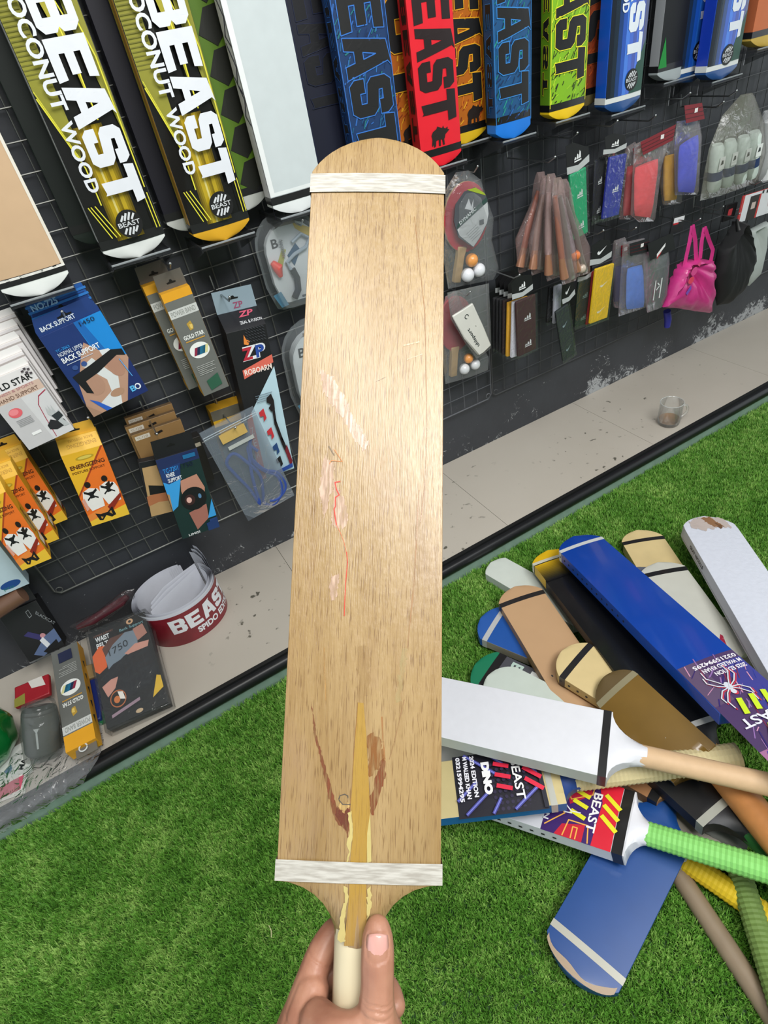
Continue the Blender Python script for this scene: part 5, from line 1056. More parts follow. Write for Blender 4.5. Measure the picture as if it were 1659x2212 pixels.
# roll of printed sheets
def sheet_roll():
    ctr = on_level(408, 1334, .08); t = thing('sticker_sheet_roll', 'loose roll of white-backed red sticker sheets standing on the plinth', 'paper roll', Matrix.Translation((ctr.x, ctr.y, .0805)))
    H = .113; RX, RY = .114, .094; WH = P('#d4d6de', .5, 0, .1); RD = P('#7a1424', .35, 0, .4, .45, 18)
    def cyl(s, a0, a1, dz, nm, red, dx=0, lab=None):
        mb = MB(); n = 60; out = []
        for k in range(n+1):
            a = a0+(a1-a0)*k/n; sp_ = s-.03*k/n; out.append((RX*sp_*math.cos(a)+dx, RY*sp_*math.sin(a)))
        mb.rings([[Vector((x, y, z)) for x, y in out] for z in (dz, H+dz)], WH, closed=False, cap=False); 
        if red:
            mb.rings([[Vector((x*1.006, y*1.006, z)) for x, y in out] for z in (dz, H+dz-.003)], RD, closed=False, cap=False)
        mb.build(nm, t, smooth=60, fix=False)
    for i in range(7): cyl(1-.024*i, 1.2+.05*i, 7.0-.04*i, .0+.002*((i*3) % 4), 'sheet', i == 0)
    mb = MB(); 
    for i in range(3):
        a = -1.0+.25*i; mb = MB(); mb.rings([[Vector((x, y, z)) for x, y in ((-.070+.004*i, -.045+.012*i), (-.02, -.012+.014*i), (.045, .022+.010*i), (.078, .040+.006*i))] for z in (0, H+.006+.003*i)], WH, closed=False, cap=False); mb.build('inner_sheet', t, smooth=60, fix=False)
    for i in range(3): mb = MB(); mb.rings([[Vector((x, y, z)) for x, y in ((.102+.004*i, .02), (.100+.004*i, .05), (.090+.006*i, .085), (.078+.008*i, .10))] for z in (0, H+.020+.008*i)], WH, closed=False, cap=False); mb.build('loose_sheet_end', t, smooth=60, fix=False)
    # lettering wrapped round the outside
    def wrap(u, v, l):
        a = u; s_ = 1.008+.0006*l-.03*(a+6.283-1.2)/5.8; return (RX*s_*math.cos(a), RY*s_*math.sin(a), v)
    c = Canvas(wrap, .12)
    for i, ch in enumerate('BEAST'): c.glyph(ch, -1.98+.40*i, .046, .36, .050, '#e3e5ea', shear=.0)
    c.text('SPIDO EDITION', -1.45, .018, .021, '#e3e5ea', w=1.5, bold=.04)
    c.build('lettering', t)
sheet_roll()
# waist belt box in cling film, leaning back on other packs
p = Pack('belt_box', 'black waist belt box in shiny film leaning on the plinth, belt wearer pictured', 'box', flatq(.20, .118, (176, 1376), (300, 1325), (246, 1568), (375, 1512)), .036, '#141416', '#101012'); c = p.c
c.text('WAIST', .10, .13, .055, '#dfe2e4', w=.24, bold=.03); c.text('BELT', .10, .20, .055, '#dfe2e4', w=.20, bold=.03); c.text('LUMBAR SUPPORT', .08, .07, .02, '#8a5a4a', w=.34)
c.ell(.72, .045, .06, .03, '#c9a07a'); c.ell(.72, .045, .025, .014, '#1a1a1a'); c.text('Back Support', .52, .125, .04, '#7fb0b8', w=.42)
c.poly([(0, .26), (.14, .18), (.24, .20), (.20, .42), (.06, .46), (0, .42)], '#d5622e'); c.poly([(.18, .22), (.34, .14), (.62, .14), (.62, .22), (.5, .3), (.22, .36)], '#5a3c34'); c.poly([(.20, .32), (.36, .22), (.60, .14), (.80, .16), (.76, .34), (.50, .38), (.22, .48)], '#74828f')
c.poly([(.74, .14), (.92, .12), (.96, .24), (.78, .28)], '#a8786a'); c.poly([(.52, .36), (.72, .30), (.96, .32), (.90, .40), (.70, .44)], '#c48f80')
c.poly([(.10, .50), (.30, .42), (.60, .38), (.94, .38), (.96, .66), (.80, .76), (.26, .82), (.14, .70)], '#1a1b20')
for i in range(4): c.line([(.50+.1*i, .40), (.52+.1*i, .74)], .006, '#2b2d33')
c.poly([(.06, .60), (.22, .56), (.34, .56), (.26, .66), (.12, .72)], '#c48f80'); c.ell(.27, .77, .13, .085, '#b4683c', 24); c.ell(.27, .77, .115, .073, '#1a1412', 24); c.ell(.25, .775, .05, .035, '#c9743a'); c.poly([(.28, .70), (.36, .72), (.38, .80), (.30, .78)], '#e2dcd4')
c.poly([(.80, .90), (.94, .70), (1, .72), (1, .84)], '#d6b02c'); c.poly([(.12, .90), (.6, .84), (.6, .87), (.12, .93)], '#9a8290'); c.text('1750', .28, .33, .07, '#2c3238', w=.34, rot=-.12); c.ell(.55, .965, .06, .02, '#c0a888')
mb = MB(); mb.box((-.006, -.003, -p.h-.008), (p.w+.006, .040, .008), plastic(.05, '#aeb6ba', .14, .3, 22, .8)); mb.build('film', p.t, bevel=.004); p.done()
# grey and yellow band box lying upside down
p = band_box('grey and yellow band box lying upside down on the plinth, front foot yellow', flatq(.165, .135, (86, 1420), (146, 1396), (169, 1616), (229, 1580)), d=.036, flip=True, header=False)
mb = MB(); mb.box((p.w*.25, .010, -p.h-.022), (p.w*.95, .012, -p.h), '#6b675f'); mb.build('hang_tab', p.t)
mb = MB(); mb.tube([(p.w*.55+.009*math.cos(k*.55), .002, -p.h-.006+.009*math.sin(k*.55)) for k in range(12)], .0016, P('#d5d8d8', .2), 6); mb.build('tape_loop', p.t)
# tall black box against the wall
p = Pack('device_box', 'black box with pale line sign and pictured hand, behind the upside-down band box', 'box', flatq(.30, .16, (-18, 1340), (73, 1298), (78, 1424), (146, 1394)), .05, '#17181a', '#111214'); c = p.c
c.line([(.62, .12), (.70, .10), (.70, .22), (.62, .24), (.62, .12)], .012, '#8d9294'); c.text('BLACKCAT', .80, .22, .07, '#8d9294', w=.42, rot=.9)
c.poly([(.25, .50), (.40, .46), (.70, .66), (.60, .74)], '#343064'); c.ell(.66, .64, .07, .05, '#c08a90'); c.poly([(.20, .90), (.70, .66), (1, .60), (1, .86), (.40, 1.0)], '#56688c'); c.poly([(.52, .70), (.64, .66), (.70, .84), (.58, .88)], '#d6dade'); c.poly([(.45, .92), (.9, .80), (.9, .9), (.55, 1)], '#101114')
p.flap([(0, 0), (1, 0), (1, -.5), (0, -.5)], '#1d1e20', y=.01, name='open_lid'); p.done()
p = Pack('clear_box', 'pale blue box with a brown tube under it at the left edge', 'box', wallq(-.11, (-60, 1195), (18, 1160), (-28, 1300), (41, 1272)), .04, '#b7ccd6', '#9fb4be'); p.c.ell(.55, .86, .3, .08, '#1f4a8c'); p.c.text('pro', .3, .95, .06, '#2f7a6a', w=.3); p.done()
mb = MB(); a = on_wall(10, 1298, -.10); b = on_wall(46, 1284, -.08); mb.tube([Vector((-.06, 0, -.02)), Vector((.04, 0, .0))], .022, P('#6a4c3a', .45, 0, .3), 16); o = mb.build('brown_tube', None); o.location = a; tag(o, 'brown tube resting under the pale blue box at the left edge', 'tube')
# dark lid piece and pink clear bag behind the belt box
t, loc = film_bag('wrapped_tube', 'shiny dark pink tube in clear film between the wall and the waist belt box', [(150, 1354), (200, 1330), (268, 1276), (290, 1272), (292, 1290), (240, 1330), (180, 1366)], -.075, .012, .010, .10, '#6a6264')
mb = MB(); mb.tube([loc(166, 1356), loc(200, 1340), loc(262, 1300), loc(276, 1288)], [.006, .013, .013, .007], P('#54262e', .18, 0, .6), 12); mb.build('tube_body', t)
# small packs in the shade between the boxes
for nm, lab, pts, z1, col, cat in (('folded_pack', 'dark blue folded pack between the band box and the waist belt box', ((186, 1470), (212, 1462), (196, 1560), (226, 1548)), .11, '#182a70', 'pack'), ('folded_pack', 'tan folded pack in the gap behind the waist belt box', ((178, 1440), (206, 1430), (184, 1468), (212, 1460)), .13, '#8f7a52', 'pack'),
    ('folded_pack', 'dark red and white folded pack behind the grey knee pad', ((28, 1486), (100, 1456), (34, 1528), (112, 1496)), .13, '#a01e2a', 'pack'), ('folded_pack', 'small green folded pack under the foot of the waist belt box', ((208, 1540), (232, 1530), (214, 1566), (240, 1556)), .097, '#1c6a40', 'pack')):
    p = Pack(nm, lab, cat, flatq(z1, z1-.01, *pts), .014, P(col, .4, 0, .2), None, bevel=.003); 
    if 'white' in lab: p.c.poly([(.4, 0), (.8, 0), (.9, .5), (.5, .4)], '#d8d4ce'); p.c.poly([(0, .6), (.3, .5), (.3, 1), (0, 1)], '#8f8a3a')
    p.done()
# grey knee pad in clear bag
t = thing('knee_pad', 'thick grey padded roll in a clear bag standing on the plinth near its left end', 'pad', Matrix.Translation(on_level(92, 1640, .08)))
a = on_level(94, 1624, .105)-t.location; b = on_level(84, 1530, .185)-t.location; b.y = a.y+(b-a).y; mb = MB(); mb.tube([a, a.lerp(b, .06), a.lerp(b, .5), a.lerp(b, .93), b], [.033, .037, .038, .037, .034], P('#474946', .8, 0, 0, .2, 30, .4), 18); mb.build('padding', t, smooth=60)
d = (b-a).normalized(); n = (Vector(CAM)-t.location-(a+b)/2); n = (n-d*n.dot(d)).normalized(); sx = d.cross(n)
c = Canvas(lambda u, v, l: tuple((a+b)/2+n*(.0375-.000*l)*math.cos(u/.0375)+n*(.0004+.0001*l)+sx*(-.0375*math.sin(u/.0375))+d*v), 0); c.poly([(.004, .016), (.010, .004), (.016, .016)], '#9aa09e'); c.rect(.008, -.03, .012, .006, '#9aa09e'); c.build('printed_arrow', t)
mb = MB(); mb.tube([a-d*.01, a.lerp(b, .5), b+d*.012], [.040, .043, .034], plastic(.07, '#b8c4c0', .12, .35, 26, 1.0), 18); mb.build('film', t, smooth=60)
# green foil bag
t = thing('foil_bag', 'crumpled glossy green foil bag at the left end of the plinth', 'bag', Matrix.Translation(on_level(-20, 1640, .08)))
r_ = random.Random(5); R_ = []; GRN = P('#04702e', .14, .35, .6, .3, 12, .8)
for i in range(10):
    f = i/9; rad = .092*math.sin(math.pi*(f*.86+.09))**.6; R_.append([Vector((rad*(1+.10*math.sin(3*k+i))*math.cos(2*math.pi*k/26), rad*(1+.12*math.sin(5*k*.7+i*1.3))*math.sin(2*math.pi*k/26), .001+.155*f)) for k in range(26)])
mb = MB(); mb.rings(R_, GRN); o = mb.build('foil', t, smooth=80); sb = o.modifiers.new('s', 'SUBSURF'); sb.levels = sb.render_levels = 1
# papers and the clear wrapper hanging over the edge
p = Pack('paper_sheet', 'white paper printed MA under the green foil bag', 'paper', flatq(.094, .086, (-20, 1640), (60, 1598), (-10, 1716), (66, 1668)), .0008, '#d9dad6', None); p.c.text('MA', .78, .80, .16, '#1c1e22', w=.30, rot=-1.0, bold=.03); p.c.poly([(.3, .55), (.5, .45), (.52, .6), (.36, .7)], '#3a6a9c'); p.done()
p = Pack('paper_sheet', 'white leaflet with a pink red panel at the lower left on the plinth edge', 'paper', flatq(.088, .084, (-30, 1700), (62, 1668), (-20, 1740), (52, 1712)), .0008, '#dcd8d2', None); p.c.poly([(0, .35), (.92, .05), (.86, .75), (0, .95)], '#c05068'); p.done()
t = thing('clear_wrapper', 'crumpled clear plastic wrapper hanging over the plinth edge at the lower left', 'wrapper', Matrix.Translation(on_level(60, 1700, .082)))
o_ = t.location; nx, ny = 16, 8; G = []
A0, A1 = on_level(-40, 1716, .092), on_level(190, 1612, .092); B0, B1 = on_level(-40, 1812, .022), on_level(92, 1752, .030)
YS = [-.30, -.335, None, -.020, -.035, -.038, -.040]; ZS = [.091, .090, .088, .087, .078, .066, .052]
for j in range(7):
    row = []
    for i in range(nx+1):
        f = i/nx; x = -.66+.30*f-.004*j*(f*4); e = y_e(x); yy = (YS[j] if j < 2 else e+(.012 if j == 2 else YS[j])); yy += (.06*f if j < 2 else 0)
        row.append(Vector((x+.004*math.sin(j*2+i), yy-.003*abs(math.sin(i*1.3+j)), max(ZS[j]+(.010*f*f if j > 4 else 0)+.0035*math.sin(i*1.7+j*1.3), .0845 if j < 4 else 0)))-o_)
    G.append(row)
mb = MB(); mb.rings(G, plastic(.22, '#c6c8cc', .12, .9, 30, 1.0, .9), closed=False, cap=False); mb.build('film', t, smooth=80)
# ================================================================== the pile of bats on the turf
def pile_bat(label, toe_px, tz, sh_, sz, Wd=.12, L=None, anchor='toe', roll=0, **k):
    a = on_level(*toe_px, tz); b = on_level(*sh_, sz); y = (a-b); ln = y.length; y.normalize()
    if L is None: L = ln
    o = a-y*L if anchor == 'toe' else b
    zz = Vector((0, 0, 1)); zz = (zz-y*zz.dot(y)).normalized(); zz = Matrix.Rotation(math.radians(roll), 3, y) @ zz; x = y.cross(zz)
    bt = Bat('cricket_bat', label, frame(x, y, zz, o), L=L, Wd=Wd, group='cricket bats piled on the turf', **k); return bt
def uvp(bt, px, py):
    M = bt.t.matrix_world; n = (M.to_3x3() @ Vector((0, 0, 1))); q = M.inverted() @ on_plane(px, py, M.translation, n); return q.x, q.y
def emblem(c, x, y, s, fg, txt, tcol='#f2f2f2'):
    """BEAST word with slanted claw strokes either side; letters' top toward the handle (-v)"""
    c.text(txt, x+.62*s, y+.13*s, .26*s, tcol, w=1.24*s, rot=math.pi, bold=.02)
    for sg in (-1, 1):
        for i in range(3):
            xx = x+(.46-.34*i)*s; c.line([(xx+.16*s, y+sg*.24*s), (xx-.16*s, y+sg*.66*s)] if sg < 0 else [(xx-.16*s+.1*s, y+.24*s), (xx+.16*s-.1*s, y+.62*s)], .13*s, fg)
WHT = P('#d9dae0', .45, 0, .1, .04, 60); CRM = P('#d6c08c', .5, 0, .1, .12, 20); TANB = P('#bf9a74', .5, 0, .1, .06, 12)
NAVY = '#14284e'
SPEC = {}
SPEC['lowblue'] = pile_bat('flat blue bat with silver toe tape lying alone at the bottom of the pile', (1236, 2112), .045, (1420, 1770), .06, .128, face=P('#0f4488', .42, 0, .15, .14, 14), side='#22406c', toe=P('#0f4488', .38, 0, .2, .1, 14), toe_len=.047, toe_tape='#b4b2a6', tape_w=.012, ta=.03, e=.03, sp=.04, hl=0)
c = SPEC['lowblue'].canvas(sub=.03); b_ = SPEC['lowblue']; w = b_.Wd/2
pts = [(w*math.sin(q*.16), b_.L-.030+.030*math.cos(q*.16)*1.0-.0015) for q in range(-8, 9)]; c.poly([(x*.97, y) for x, y in pts]+[(x*.97, y-.009-.003*math.sin(x*90)) for x, y in pts[::-1]], '#a8927a'); c.build('worn_toe_edge', b_.t)
pile_bat('small blue bat toe with silver tape at the left of the pile', (1038, 1336), .05, (1200, 1400), .05, .115, face='#1450a0', side='#9a9484', toe='#2458a8', toe_len=.04, toe_tape='#b9babb', ta=.028, hl=0)
bt = pile_bat('green-toed bat with black tape and block letters, left of the pile', (1026, 1436), .045, (1200, 1520), .05, .12, face='#4a4a52', side='#6a3a30', toe='#147a56', toe_len=.045, toe_tape='#1a1a1c', tape_w=.020, ta=.028, hl=0)
c = bt.canvas(); c.text('BEAST', .052, bt.L-.075, .030, '#b9cfc6', w=.10, rot=math.pi, bold=.04); c.text('BST', .050, bt.L-.125, .04, '#d5d8d8', w=.09, rot=math.pi, bold=.05); c.build('sticker', bt.t)
pile_bat('mint white bat toe lying over the green-toed bat', (1052, 1462), .075, (1290, 1590), .08, .118, face=P('#c9d3ca', .5), side='#b4bcb0', toe_len=.04, toe_tape=None, ta=.045, hl=0)
pile_bat('pale white bat end at the back left of the pile', (1060, 1216), .035, (1260, 1330), .05, .085, face=P('#cdd4cc', .45), side='#b9c0b8', toe_tape=None, ta=.018, hl=0, e=.03)
pile_bat('cream bat with black toe tape at the back, left of the white one', (1376, 1146), .04, (1600, 1500), .06, .115, face=CRM, side='#c9b482', toe_len=.045, toe_tape='#1b1b1d', ta=.036, hl=0)
pile_bat('dark slate bat with silver tape between the cream and the blue stickered bat', (1376, 1226), .065, (1500, 1400), .07, .095, face='#25405c', side='#1c2c40', toe='#5a5f6c', toe_len=.035, toe_tape='#c6c9ca', ta=.03, hl=0)
pile_bat('off-white bat with black tape lying between the cream and the blue bats', (1420, 1216), .085, (1560, 1420), .09, .118, face=P('#c4c4ba', .5), side='#a8aaa4', toe_len=.036, toe_tape='#17181a', tape_w=.014, ta=.026, hl=.1)
bt = pile_bat('large white bat with brown worn toe at the upper right of the pile', (1520, 1116), .12, (1765, 1500), .16, .132, face=P('#d2d6e2', .3, 0, .5, .06, 90, .5), side='#c9cbd4', toe_len=.03, toe_tape=None, ta=.038, hl=0, e=.034, roll=4)
c = bt.canvas(sub=.02); L_ = bt.L; c.poly(rag([(-.030, L_-.012), (-.012, L_-.006), (.012, L_-.006), (.03, L_-.011), (.046, L_-.02), (.05, L_-.055), (.02, L_-.05), (-.02, L_-.062), (-.05, L_-.05), (-.045, L_-.022)], .002, .004, 3), '#b9aca6'); c.poly(rag([(-.012, L_-.008), (.012, L_-.008), (.022, L_-.03), (.034, L_-.048), (.01, L_-.05), (-.006, L_-.03)], .0015, .003, 4), '#8a6444'); c.poly(rag([(.014, L_-.034), (.034, L_-.046), (.02, L_-.056)], .0015, .003, 5), '#6a4a30'); c.build('worn_toe_patch', bt.t)
s = bt.side_canvas(-1); s.text('GRAY NICOLLS', .012, L_-.10, .010, '#33343c', w=.085, rot=-math.pi/2, bold=.03); s.rect(.004, .02, .006, L_-.05, '#a5a2a4'); s.build('edge_lettering', bt.t)
pile_bat('tan bat with black toe tape and bent dark outline, upper left of the pile', (1112, 1268), .075, (1300, 1560), .08, .122, face=TANB, side='#a8845f', toe_len=.045, toe_tape='#232021', tape_w=.014, ta=.034, hl=0, e=.03)
pile_bat('tan bat shoulder crossing under the white bat near the pile centre', (1130, 1500), .035, (1350, 1545), .05, .11, face=TANB, side='#a8845f', toe_tape=None, hl=0)
bt = pile_bat('yellow-toed black bat with silver tapes under the blue stickered bat', (1183, 1190), .085, (1500, 1573), .15, .12, face=P('#101114', .3, 0, .3, .2, 10), side='#14151a', toe='#e0b410', toe_len=.036, toe_tape='#c9c6b4', tape_w=.010, sh_tape='#c4c6c6', sh_tape_at=.0, sh_tape_w=.012, ta=.03, sh=.05, hl=.26, hr=.027, grip=P('#b87a42', .55, 0, 0, .2, 40), shoulder='#16171b')
c = bt.canvas(); L_ = bt.L; n = 12
for i in range(n): t_ = i/(n-1); col = tuple((a*(1-t_)+b*t_) for a, b in zip((.80, .64, .06), (.07, .07, .08))); c.rect(-.0595, L_-.044-.070*(i+1)/n, .0595, L_-.044-.070*i/n, P('#%02x%02x%02x' % tuple(int(255*q) for q in col), .3, 0, .3))
c.build('sprayed_fade', bt.t); s = bt.side_canvas(-1); s.rect(0, L_-.11, .03, L_-.045, '#e0b410'); s.build('edge_paint', bt.t)
pile_bat('cream bat toe with black tape and edge holes near the pile centre', (1212, 1408), .115, (1420, 1530), .12, .115, face=CRM, side='#c9a86c', toe_len=.040, toe_tape='#1d1d20', tape_w=.014, ta=.032, hl=0, holes=5)
bt = pile_bat('olive gold bat with dark blue edge and smoky toe tape in the pile centre', (1305, 1462), .145, (1500, 1650), .15, .105, face=P('#74571c', .35, 0, .3, .3, 10), side='#14344c', toe='#5c4a28', toe_len=.036, toe_tape='#8a8266', ta=.034, hl=0, e=.032, roll=-22, sh=.02)
pile_bat('white bat lying under the long white one beside the held bat', (745, 1556), .05, (1190, 1684), .06, .110, face=P('#d5d2cc', .5), side='#c2c4bc', toe_tape=None, hl=0)
bt = pile_bat('long blue bat with spider sticker, top right of the pile', (1238, 1160), .145, (1659, 1553), .25, .122, L=.60, face=P('#0c3f9e', .22, 0, .5, .06, 8), side=P('#0f4cb4', .3, 0, .4), toe=P('#0c3f9e', .2, 0, .7, .1, 30, .3), toe_len=.042, toe_tape='#c9cccc', tape_w=.012, ta=.036, e=.03, hl=.1, holes=14)
c = bt.canvas(); u0, v0 = uvp(bt, 1508, 1430); v1 = v0-.30
c.rect(-.060, v1, .060, v0, '#4a3560'); c.rect(-.060, v0-.10, -.02, v0, '#5c4a68'); c.rect(.01, v0-.22, .06, v0-.02, '#3a3c8c'); c.rect(-.06, v1, .06, v0-.20, '#a06a94'); streaks(c, .056, v1, v0-.02, ['#7a2a4c', '#2c3a9c', '#8f6aa8', '#c890b0', '#30206a'], 90, 11, .02, .002)
for i, t_ in enumerate(('2025 EDITION', 'M WALEED KHAN', '03215994295')): c.text(t_, .056, v0-.036+.0135*i, .0095, '#e6e2ea', w=(.066, .082, .092)[i], rot=math.pi, bold=.03)
def spider(c, x, y, s, col):
    c.ell(x, y, .10*s, .16*s, col); c.ell(x, y-.22*s, .08*s, .09*s, col)
    for sg in (-1, 1):
        for a, b_, l in ((.9, 1.5, .9), (.35, 1.1, .8), (-.3, -1.0, .8), (-.8, -1.5, .95)):
            p1 = (x+sg*.30*s*math.cos(a), y+.30*s*math.sin(a)); p2 = (x+sg*(.30*math.cos(a)+.20)*s, y+(.30*math.sin(a)+.25*math.sin(b_))*s); p3 = (p2[0]-sg*.02*s, p2[1]+.28*s*math.sin(b_)*l); c.line([(x, y-.05*s), p1, p2, p3], .035*s, col)
spider(c, -.008, v0-.075, .062, '#c0344a'); spider(c, -.010, v0-.073, .060, '#cfd4de'); emblem(c, -.004, v0-.150, .072, '#c6e02a', 'BEAST', '#dfe0ea'); c.build('sticker', bt.t)
bt = pile_bat('bat with dark printed label and blue shoulders, at the lower left of the pile', (760, 1730), .125, (1208, 1672), .148, .108, face=P('#c9b884', .5, 0, .1, .2, 12), side='#1d6aa8', shoulder='#173a7c', toe_tape=None, sh_tape='#b9b9b0', sh_tape_at=.016, sh_tape_w=.012, sh=.035, hl=.30, hr=.0235, grip=P('#cdbf92', .7), rib=.5, e=.03, ta=.03)
c = bt.canvas(); vr = uvp(bt, 1172, 1690)[1]; vl = uvp(bt, 985, 1708)[1]; h_ = vl-vr; c.rect(-.059, vr-.002, .059, vl, '#181624')
for i in range(9):
    for j in range(7): c.ell(-.02+.010*i-.03, vr+.03+.010*j, .0035, .0035, '#2a2340', 6)
for q in ((-.055, .9, -.02, .62), (-.03, .98, 0, .75), (.055, .85, .01, .5), (.05, .3, .0, .02), (-.055, .35, -.02, .05), (.058, .62, .03, .42), (-.058, .6, -.035, .5)): c.line([(q[0], vr+h_*q[1]), (q[2], vr+h_*q[3])], .006, '#4a4a9c'); c.line([(q[0], vr+h_*q[1]), (q[2], vr+h_*q[3])], .002, '#7f86d8')
c.rect(-.059, vr-.002, .059, vr+.006, '#181a2c'); emblem(c, -.002, vr+h_*.27, .062, '#e02444', 'BEAST')
c.text('DINO', .036, vr+h_*.60+.011, .016, '#f4f4f4', w=.062, rot=math.pi, bold=.08); 
for i, t_ in enumerate(('2024 EDITION', 'M WALEED KHAN', '03215994295')): c.text(t_, .052, vr+h_*(.79+.085*i), .0085, '#f0eef6', w=(.080, .082, .086)[i], rot=math.pi, bold=.04)
c.build('sticker', bt.t)
bt = pile_bat('white-edged bat with red and purple spider sticker and lime green grip', (1010, 1672), .04, (1362, 1778), .11, .122, face='#cfd0d6', side=P('#d6d8de', .4), shoulder='#dfe0e8', toe_tape=None, sh_tape='#1a1a1c', sh_tape_at=.003, sh_tape_w=.018, sh=.030, hl=.33, hr=.0195, grip=P('#86cf6c', .65, 0, 0, .1), rib=.45, e=.032, roll=3, holes=0)
c = bt.canvas(); va = .022; c.rect(-.062, va, .062, va+.125, '#3a1c66'); c.poly([(-.062, va), (.062, va), (.062, va+.045), (.02, va+.03), (-.062, va+.034)], '#d81c34'); c.poly([(.062, va+.06), (.03, va+.05), (.0, va+.085), (.03, va+.10), (.062, va+.08)], '#b81a3c'); c.poly([(-.062, va+.05), (-.03, va+.05), (-.04, va+.09), (-.062, va+.10)], '#c81c34')
for q in ([(-.06, va+.04), (-.03, va+.045), (-.03, va+.08), (-.06, va+.085)], [(.06, va+.05), (.03, va+.05), (.01, va+.085), (.04, va+.105), (.06, va+.10)], [(-.05, va+.12), (-.02, va+.09), (.0, va+.11)], [(-.06, va+.062), (-.04, va+.062), (-.04, va+.07), (-.06, va+.07)]): c.line(q, .0022, '#f0b050')
emblem(c, -.002, va+.040, .062, '#e6e22a', 'BEAST'); spider(c, .012, va+.108, .062, '#e4e6ec'); c.text('N', -.03, va+.125, .01, '#e8e8ee', w=.012, rot=math.pi, bold=.03); c.build('sticker', bt.t)
s = bt.side_canvas(-1)
for i in range(9): s.rect(.012, .12+.022*i, .017, .127+.022*i, '#24242a')
s.build('edge_dots', bt.t)
pile_bat('black bat with silver shoulder tape and dark green grip, right of the pile', (1360, 1560), .09, (1572, 1742), .115, .125, face=P('#17181b', .4, 0, .1, .3, 12), side='#101114', toe_tape=None, sh_tape='#a4a59c', sh_tape_at=.0, sh_tape_w=.014, shoulder='#1c1d22', sh=.055, hl=.22, hr=.0195, grip=P('#2f7a3a', .6), e=.028)
pile_bat('tan bat with black tape showing between the white and the green-gripped bats', (1300, 1600), .06, (1448, 1680), .075, .12, face=P('#a8774c', .5), side='#8a603c', shoulder='#9a7040', toe_tape=None, sh_tape='#141416', sh_tape_at=.0, sh_tape_w=.018, sh=.07, hl=0)
pile_bat('bat with a long bare grey-brown handle reaching toward the lower right of the pile', (1262, 1570), .03, (1408, 1790), .03, .095, face='#7a6a55', toe_tape=None, sh=.045, hl=.335, hr=.0165, handle=P('#87755f', .6, 0, 0, .15, 40), hand_end='#7a5238', e=.022, sp=.028)
bt = pile_bat('long white bat with black shoulder tape and bare wooden handle on top of the pile', (745, 1478), .195, (1318, 1606), .212, .130, face=WHT, side=P('#b9c0ba', .5), toe_tape=None, sh_tape='#232325', sh_tape_at=.002, sh_tape_w=.014, shoulder=WHT, sh=.062, hl=.36, hr=.0185, handle=P('#cfae88', .6, 0, 0, .1, 60), e=.034, sp=.046, ta=.03)
pile_bat('grey shoulder of a bat with black tape under the green grips', (1420, 1700), .04, (1560, 1815), .05, .115, face='#8a8378', side='#77706a', toe_tape=None, sh_tape='#121214', sh_tape_at=-.03, sh_tape_w=.016, sh=.06, hl=0)
pile_bat('yellow-gripped bat under the lime green grip', (1260, 1700), .04, (1450, 1828), .045, .10, face='#b0b4ae', toe_tape=None, sh=.03, hl=.30, hr=.019, grip=P('#d9b818', .65, 0, 0, .1), rib=.5)
pile_bat('bat with an olive green wound grip pointing down at the right edge', (1530, 1650), .05, (1578, 1800), .055, .10, face='#4a4c44', toe_tape=None, sh=.04, hl=.26, hr=.0185, grip=P('#6a8440', .7, 0, 0, .2, 60), rib=.6, hand_end='#b4b09a')
pile_bat('bat with a cream wound grip behind the large white bat at the right edge', (1540, 1330), .05, (1588, 1425), .07, .10, face='#9a9484', toe_tape=None, sh=.03, hl=.16, hr=.019, grip=P('#c9b98a', .7), rib=1, hand_end='#e0622c', L=None)
mb = MB(); a = on_level(1542, 1322, .07); b = on_level(1566, 1420, .09); mb.tube([Vector(), b-a], .010, P('#a01c3c', .5), 12); o = mb.build('grip_roll', None); o.location = a; tag(o, 'thin dark red tube with pale dots between the cream and the large white bats', 'tube')
mb = MB()
for k in range(7): mb.ball((b-a)*(.1+.13*k)+Vector((-.003, -.006, .0085)), .0022, '#e0c0c4', 6)
mb.build('pale_dots', o, kind='stuff')
# loose bits on the turf
for i, (px, py) in enumerate(((586, 2025),)):
    q = on_level(px, py, .016); mb = MB(); mb.tube([(0, 0, 0), (.004, .010, .001), (.003, .020, 0)], .0009, '#d5d0a0', 5); o = mb.build('straw', None); o.location = q; tag(o, 'tiny pale straw lying on the turf left of the hand', 'straw')
# ================================================================== the hand
SK = None
def skin_mat():
    m, t, b = newmat('skin'); b.inputs['Roughness'].default_value = .48; b.inputs['Subsurface Weight'].default_value = .12; b.inputs['Subsurface Radius'].default_value = (.012, .005, .003); b.inputs['Subsurface Scale'].default_value = .3
    tc = t.nodes.new('ShaderNodeTexCoord'); n = t.nodes.new('ShaderNodeTexNoise'); n.inputs['Scale'].default_value = 38; n.inputs['Detail'].default_value = 5; t.links.new(tc.outputs['Object'], n.inputs['Vector'])
    r = t.nodes.new('ShaderNodeValToRGB'); r.color_ramp.elements[0].position = .3; r.color_ramp.elements[0].color = lin('#92604c'); r.color_ramp.elements[1].position = .72; r.color_ramp.elements[1].color = lin('#b08068'); t.links.new(n.outputs[0], r.inputs[0]); t.links.new(r.outputs[0], b.inputs['Base Color'])
    n2 = t.nodes.new('ShaderNodeTexNoise'); n2.inputs['Scale'].default_value = 620; n2.inputs['Detail'].default_value = 3; t.links.new(tc.outputs['Object'], n2.inputs['Vector']); bp = t.nodes.new('ShaderNodeBump'); bp.inputs['Strength'].default_value = .18; bp.inputs['Distance'].default_value = .0006; t.links.new(n2.outputs[0], bp.inputs['Height']); t.links.new(bp.outputs[0], b.inputs['Normal']); return m
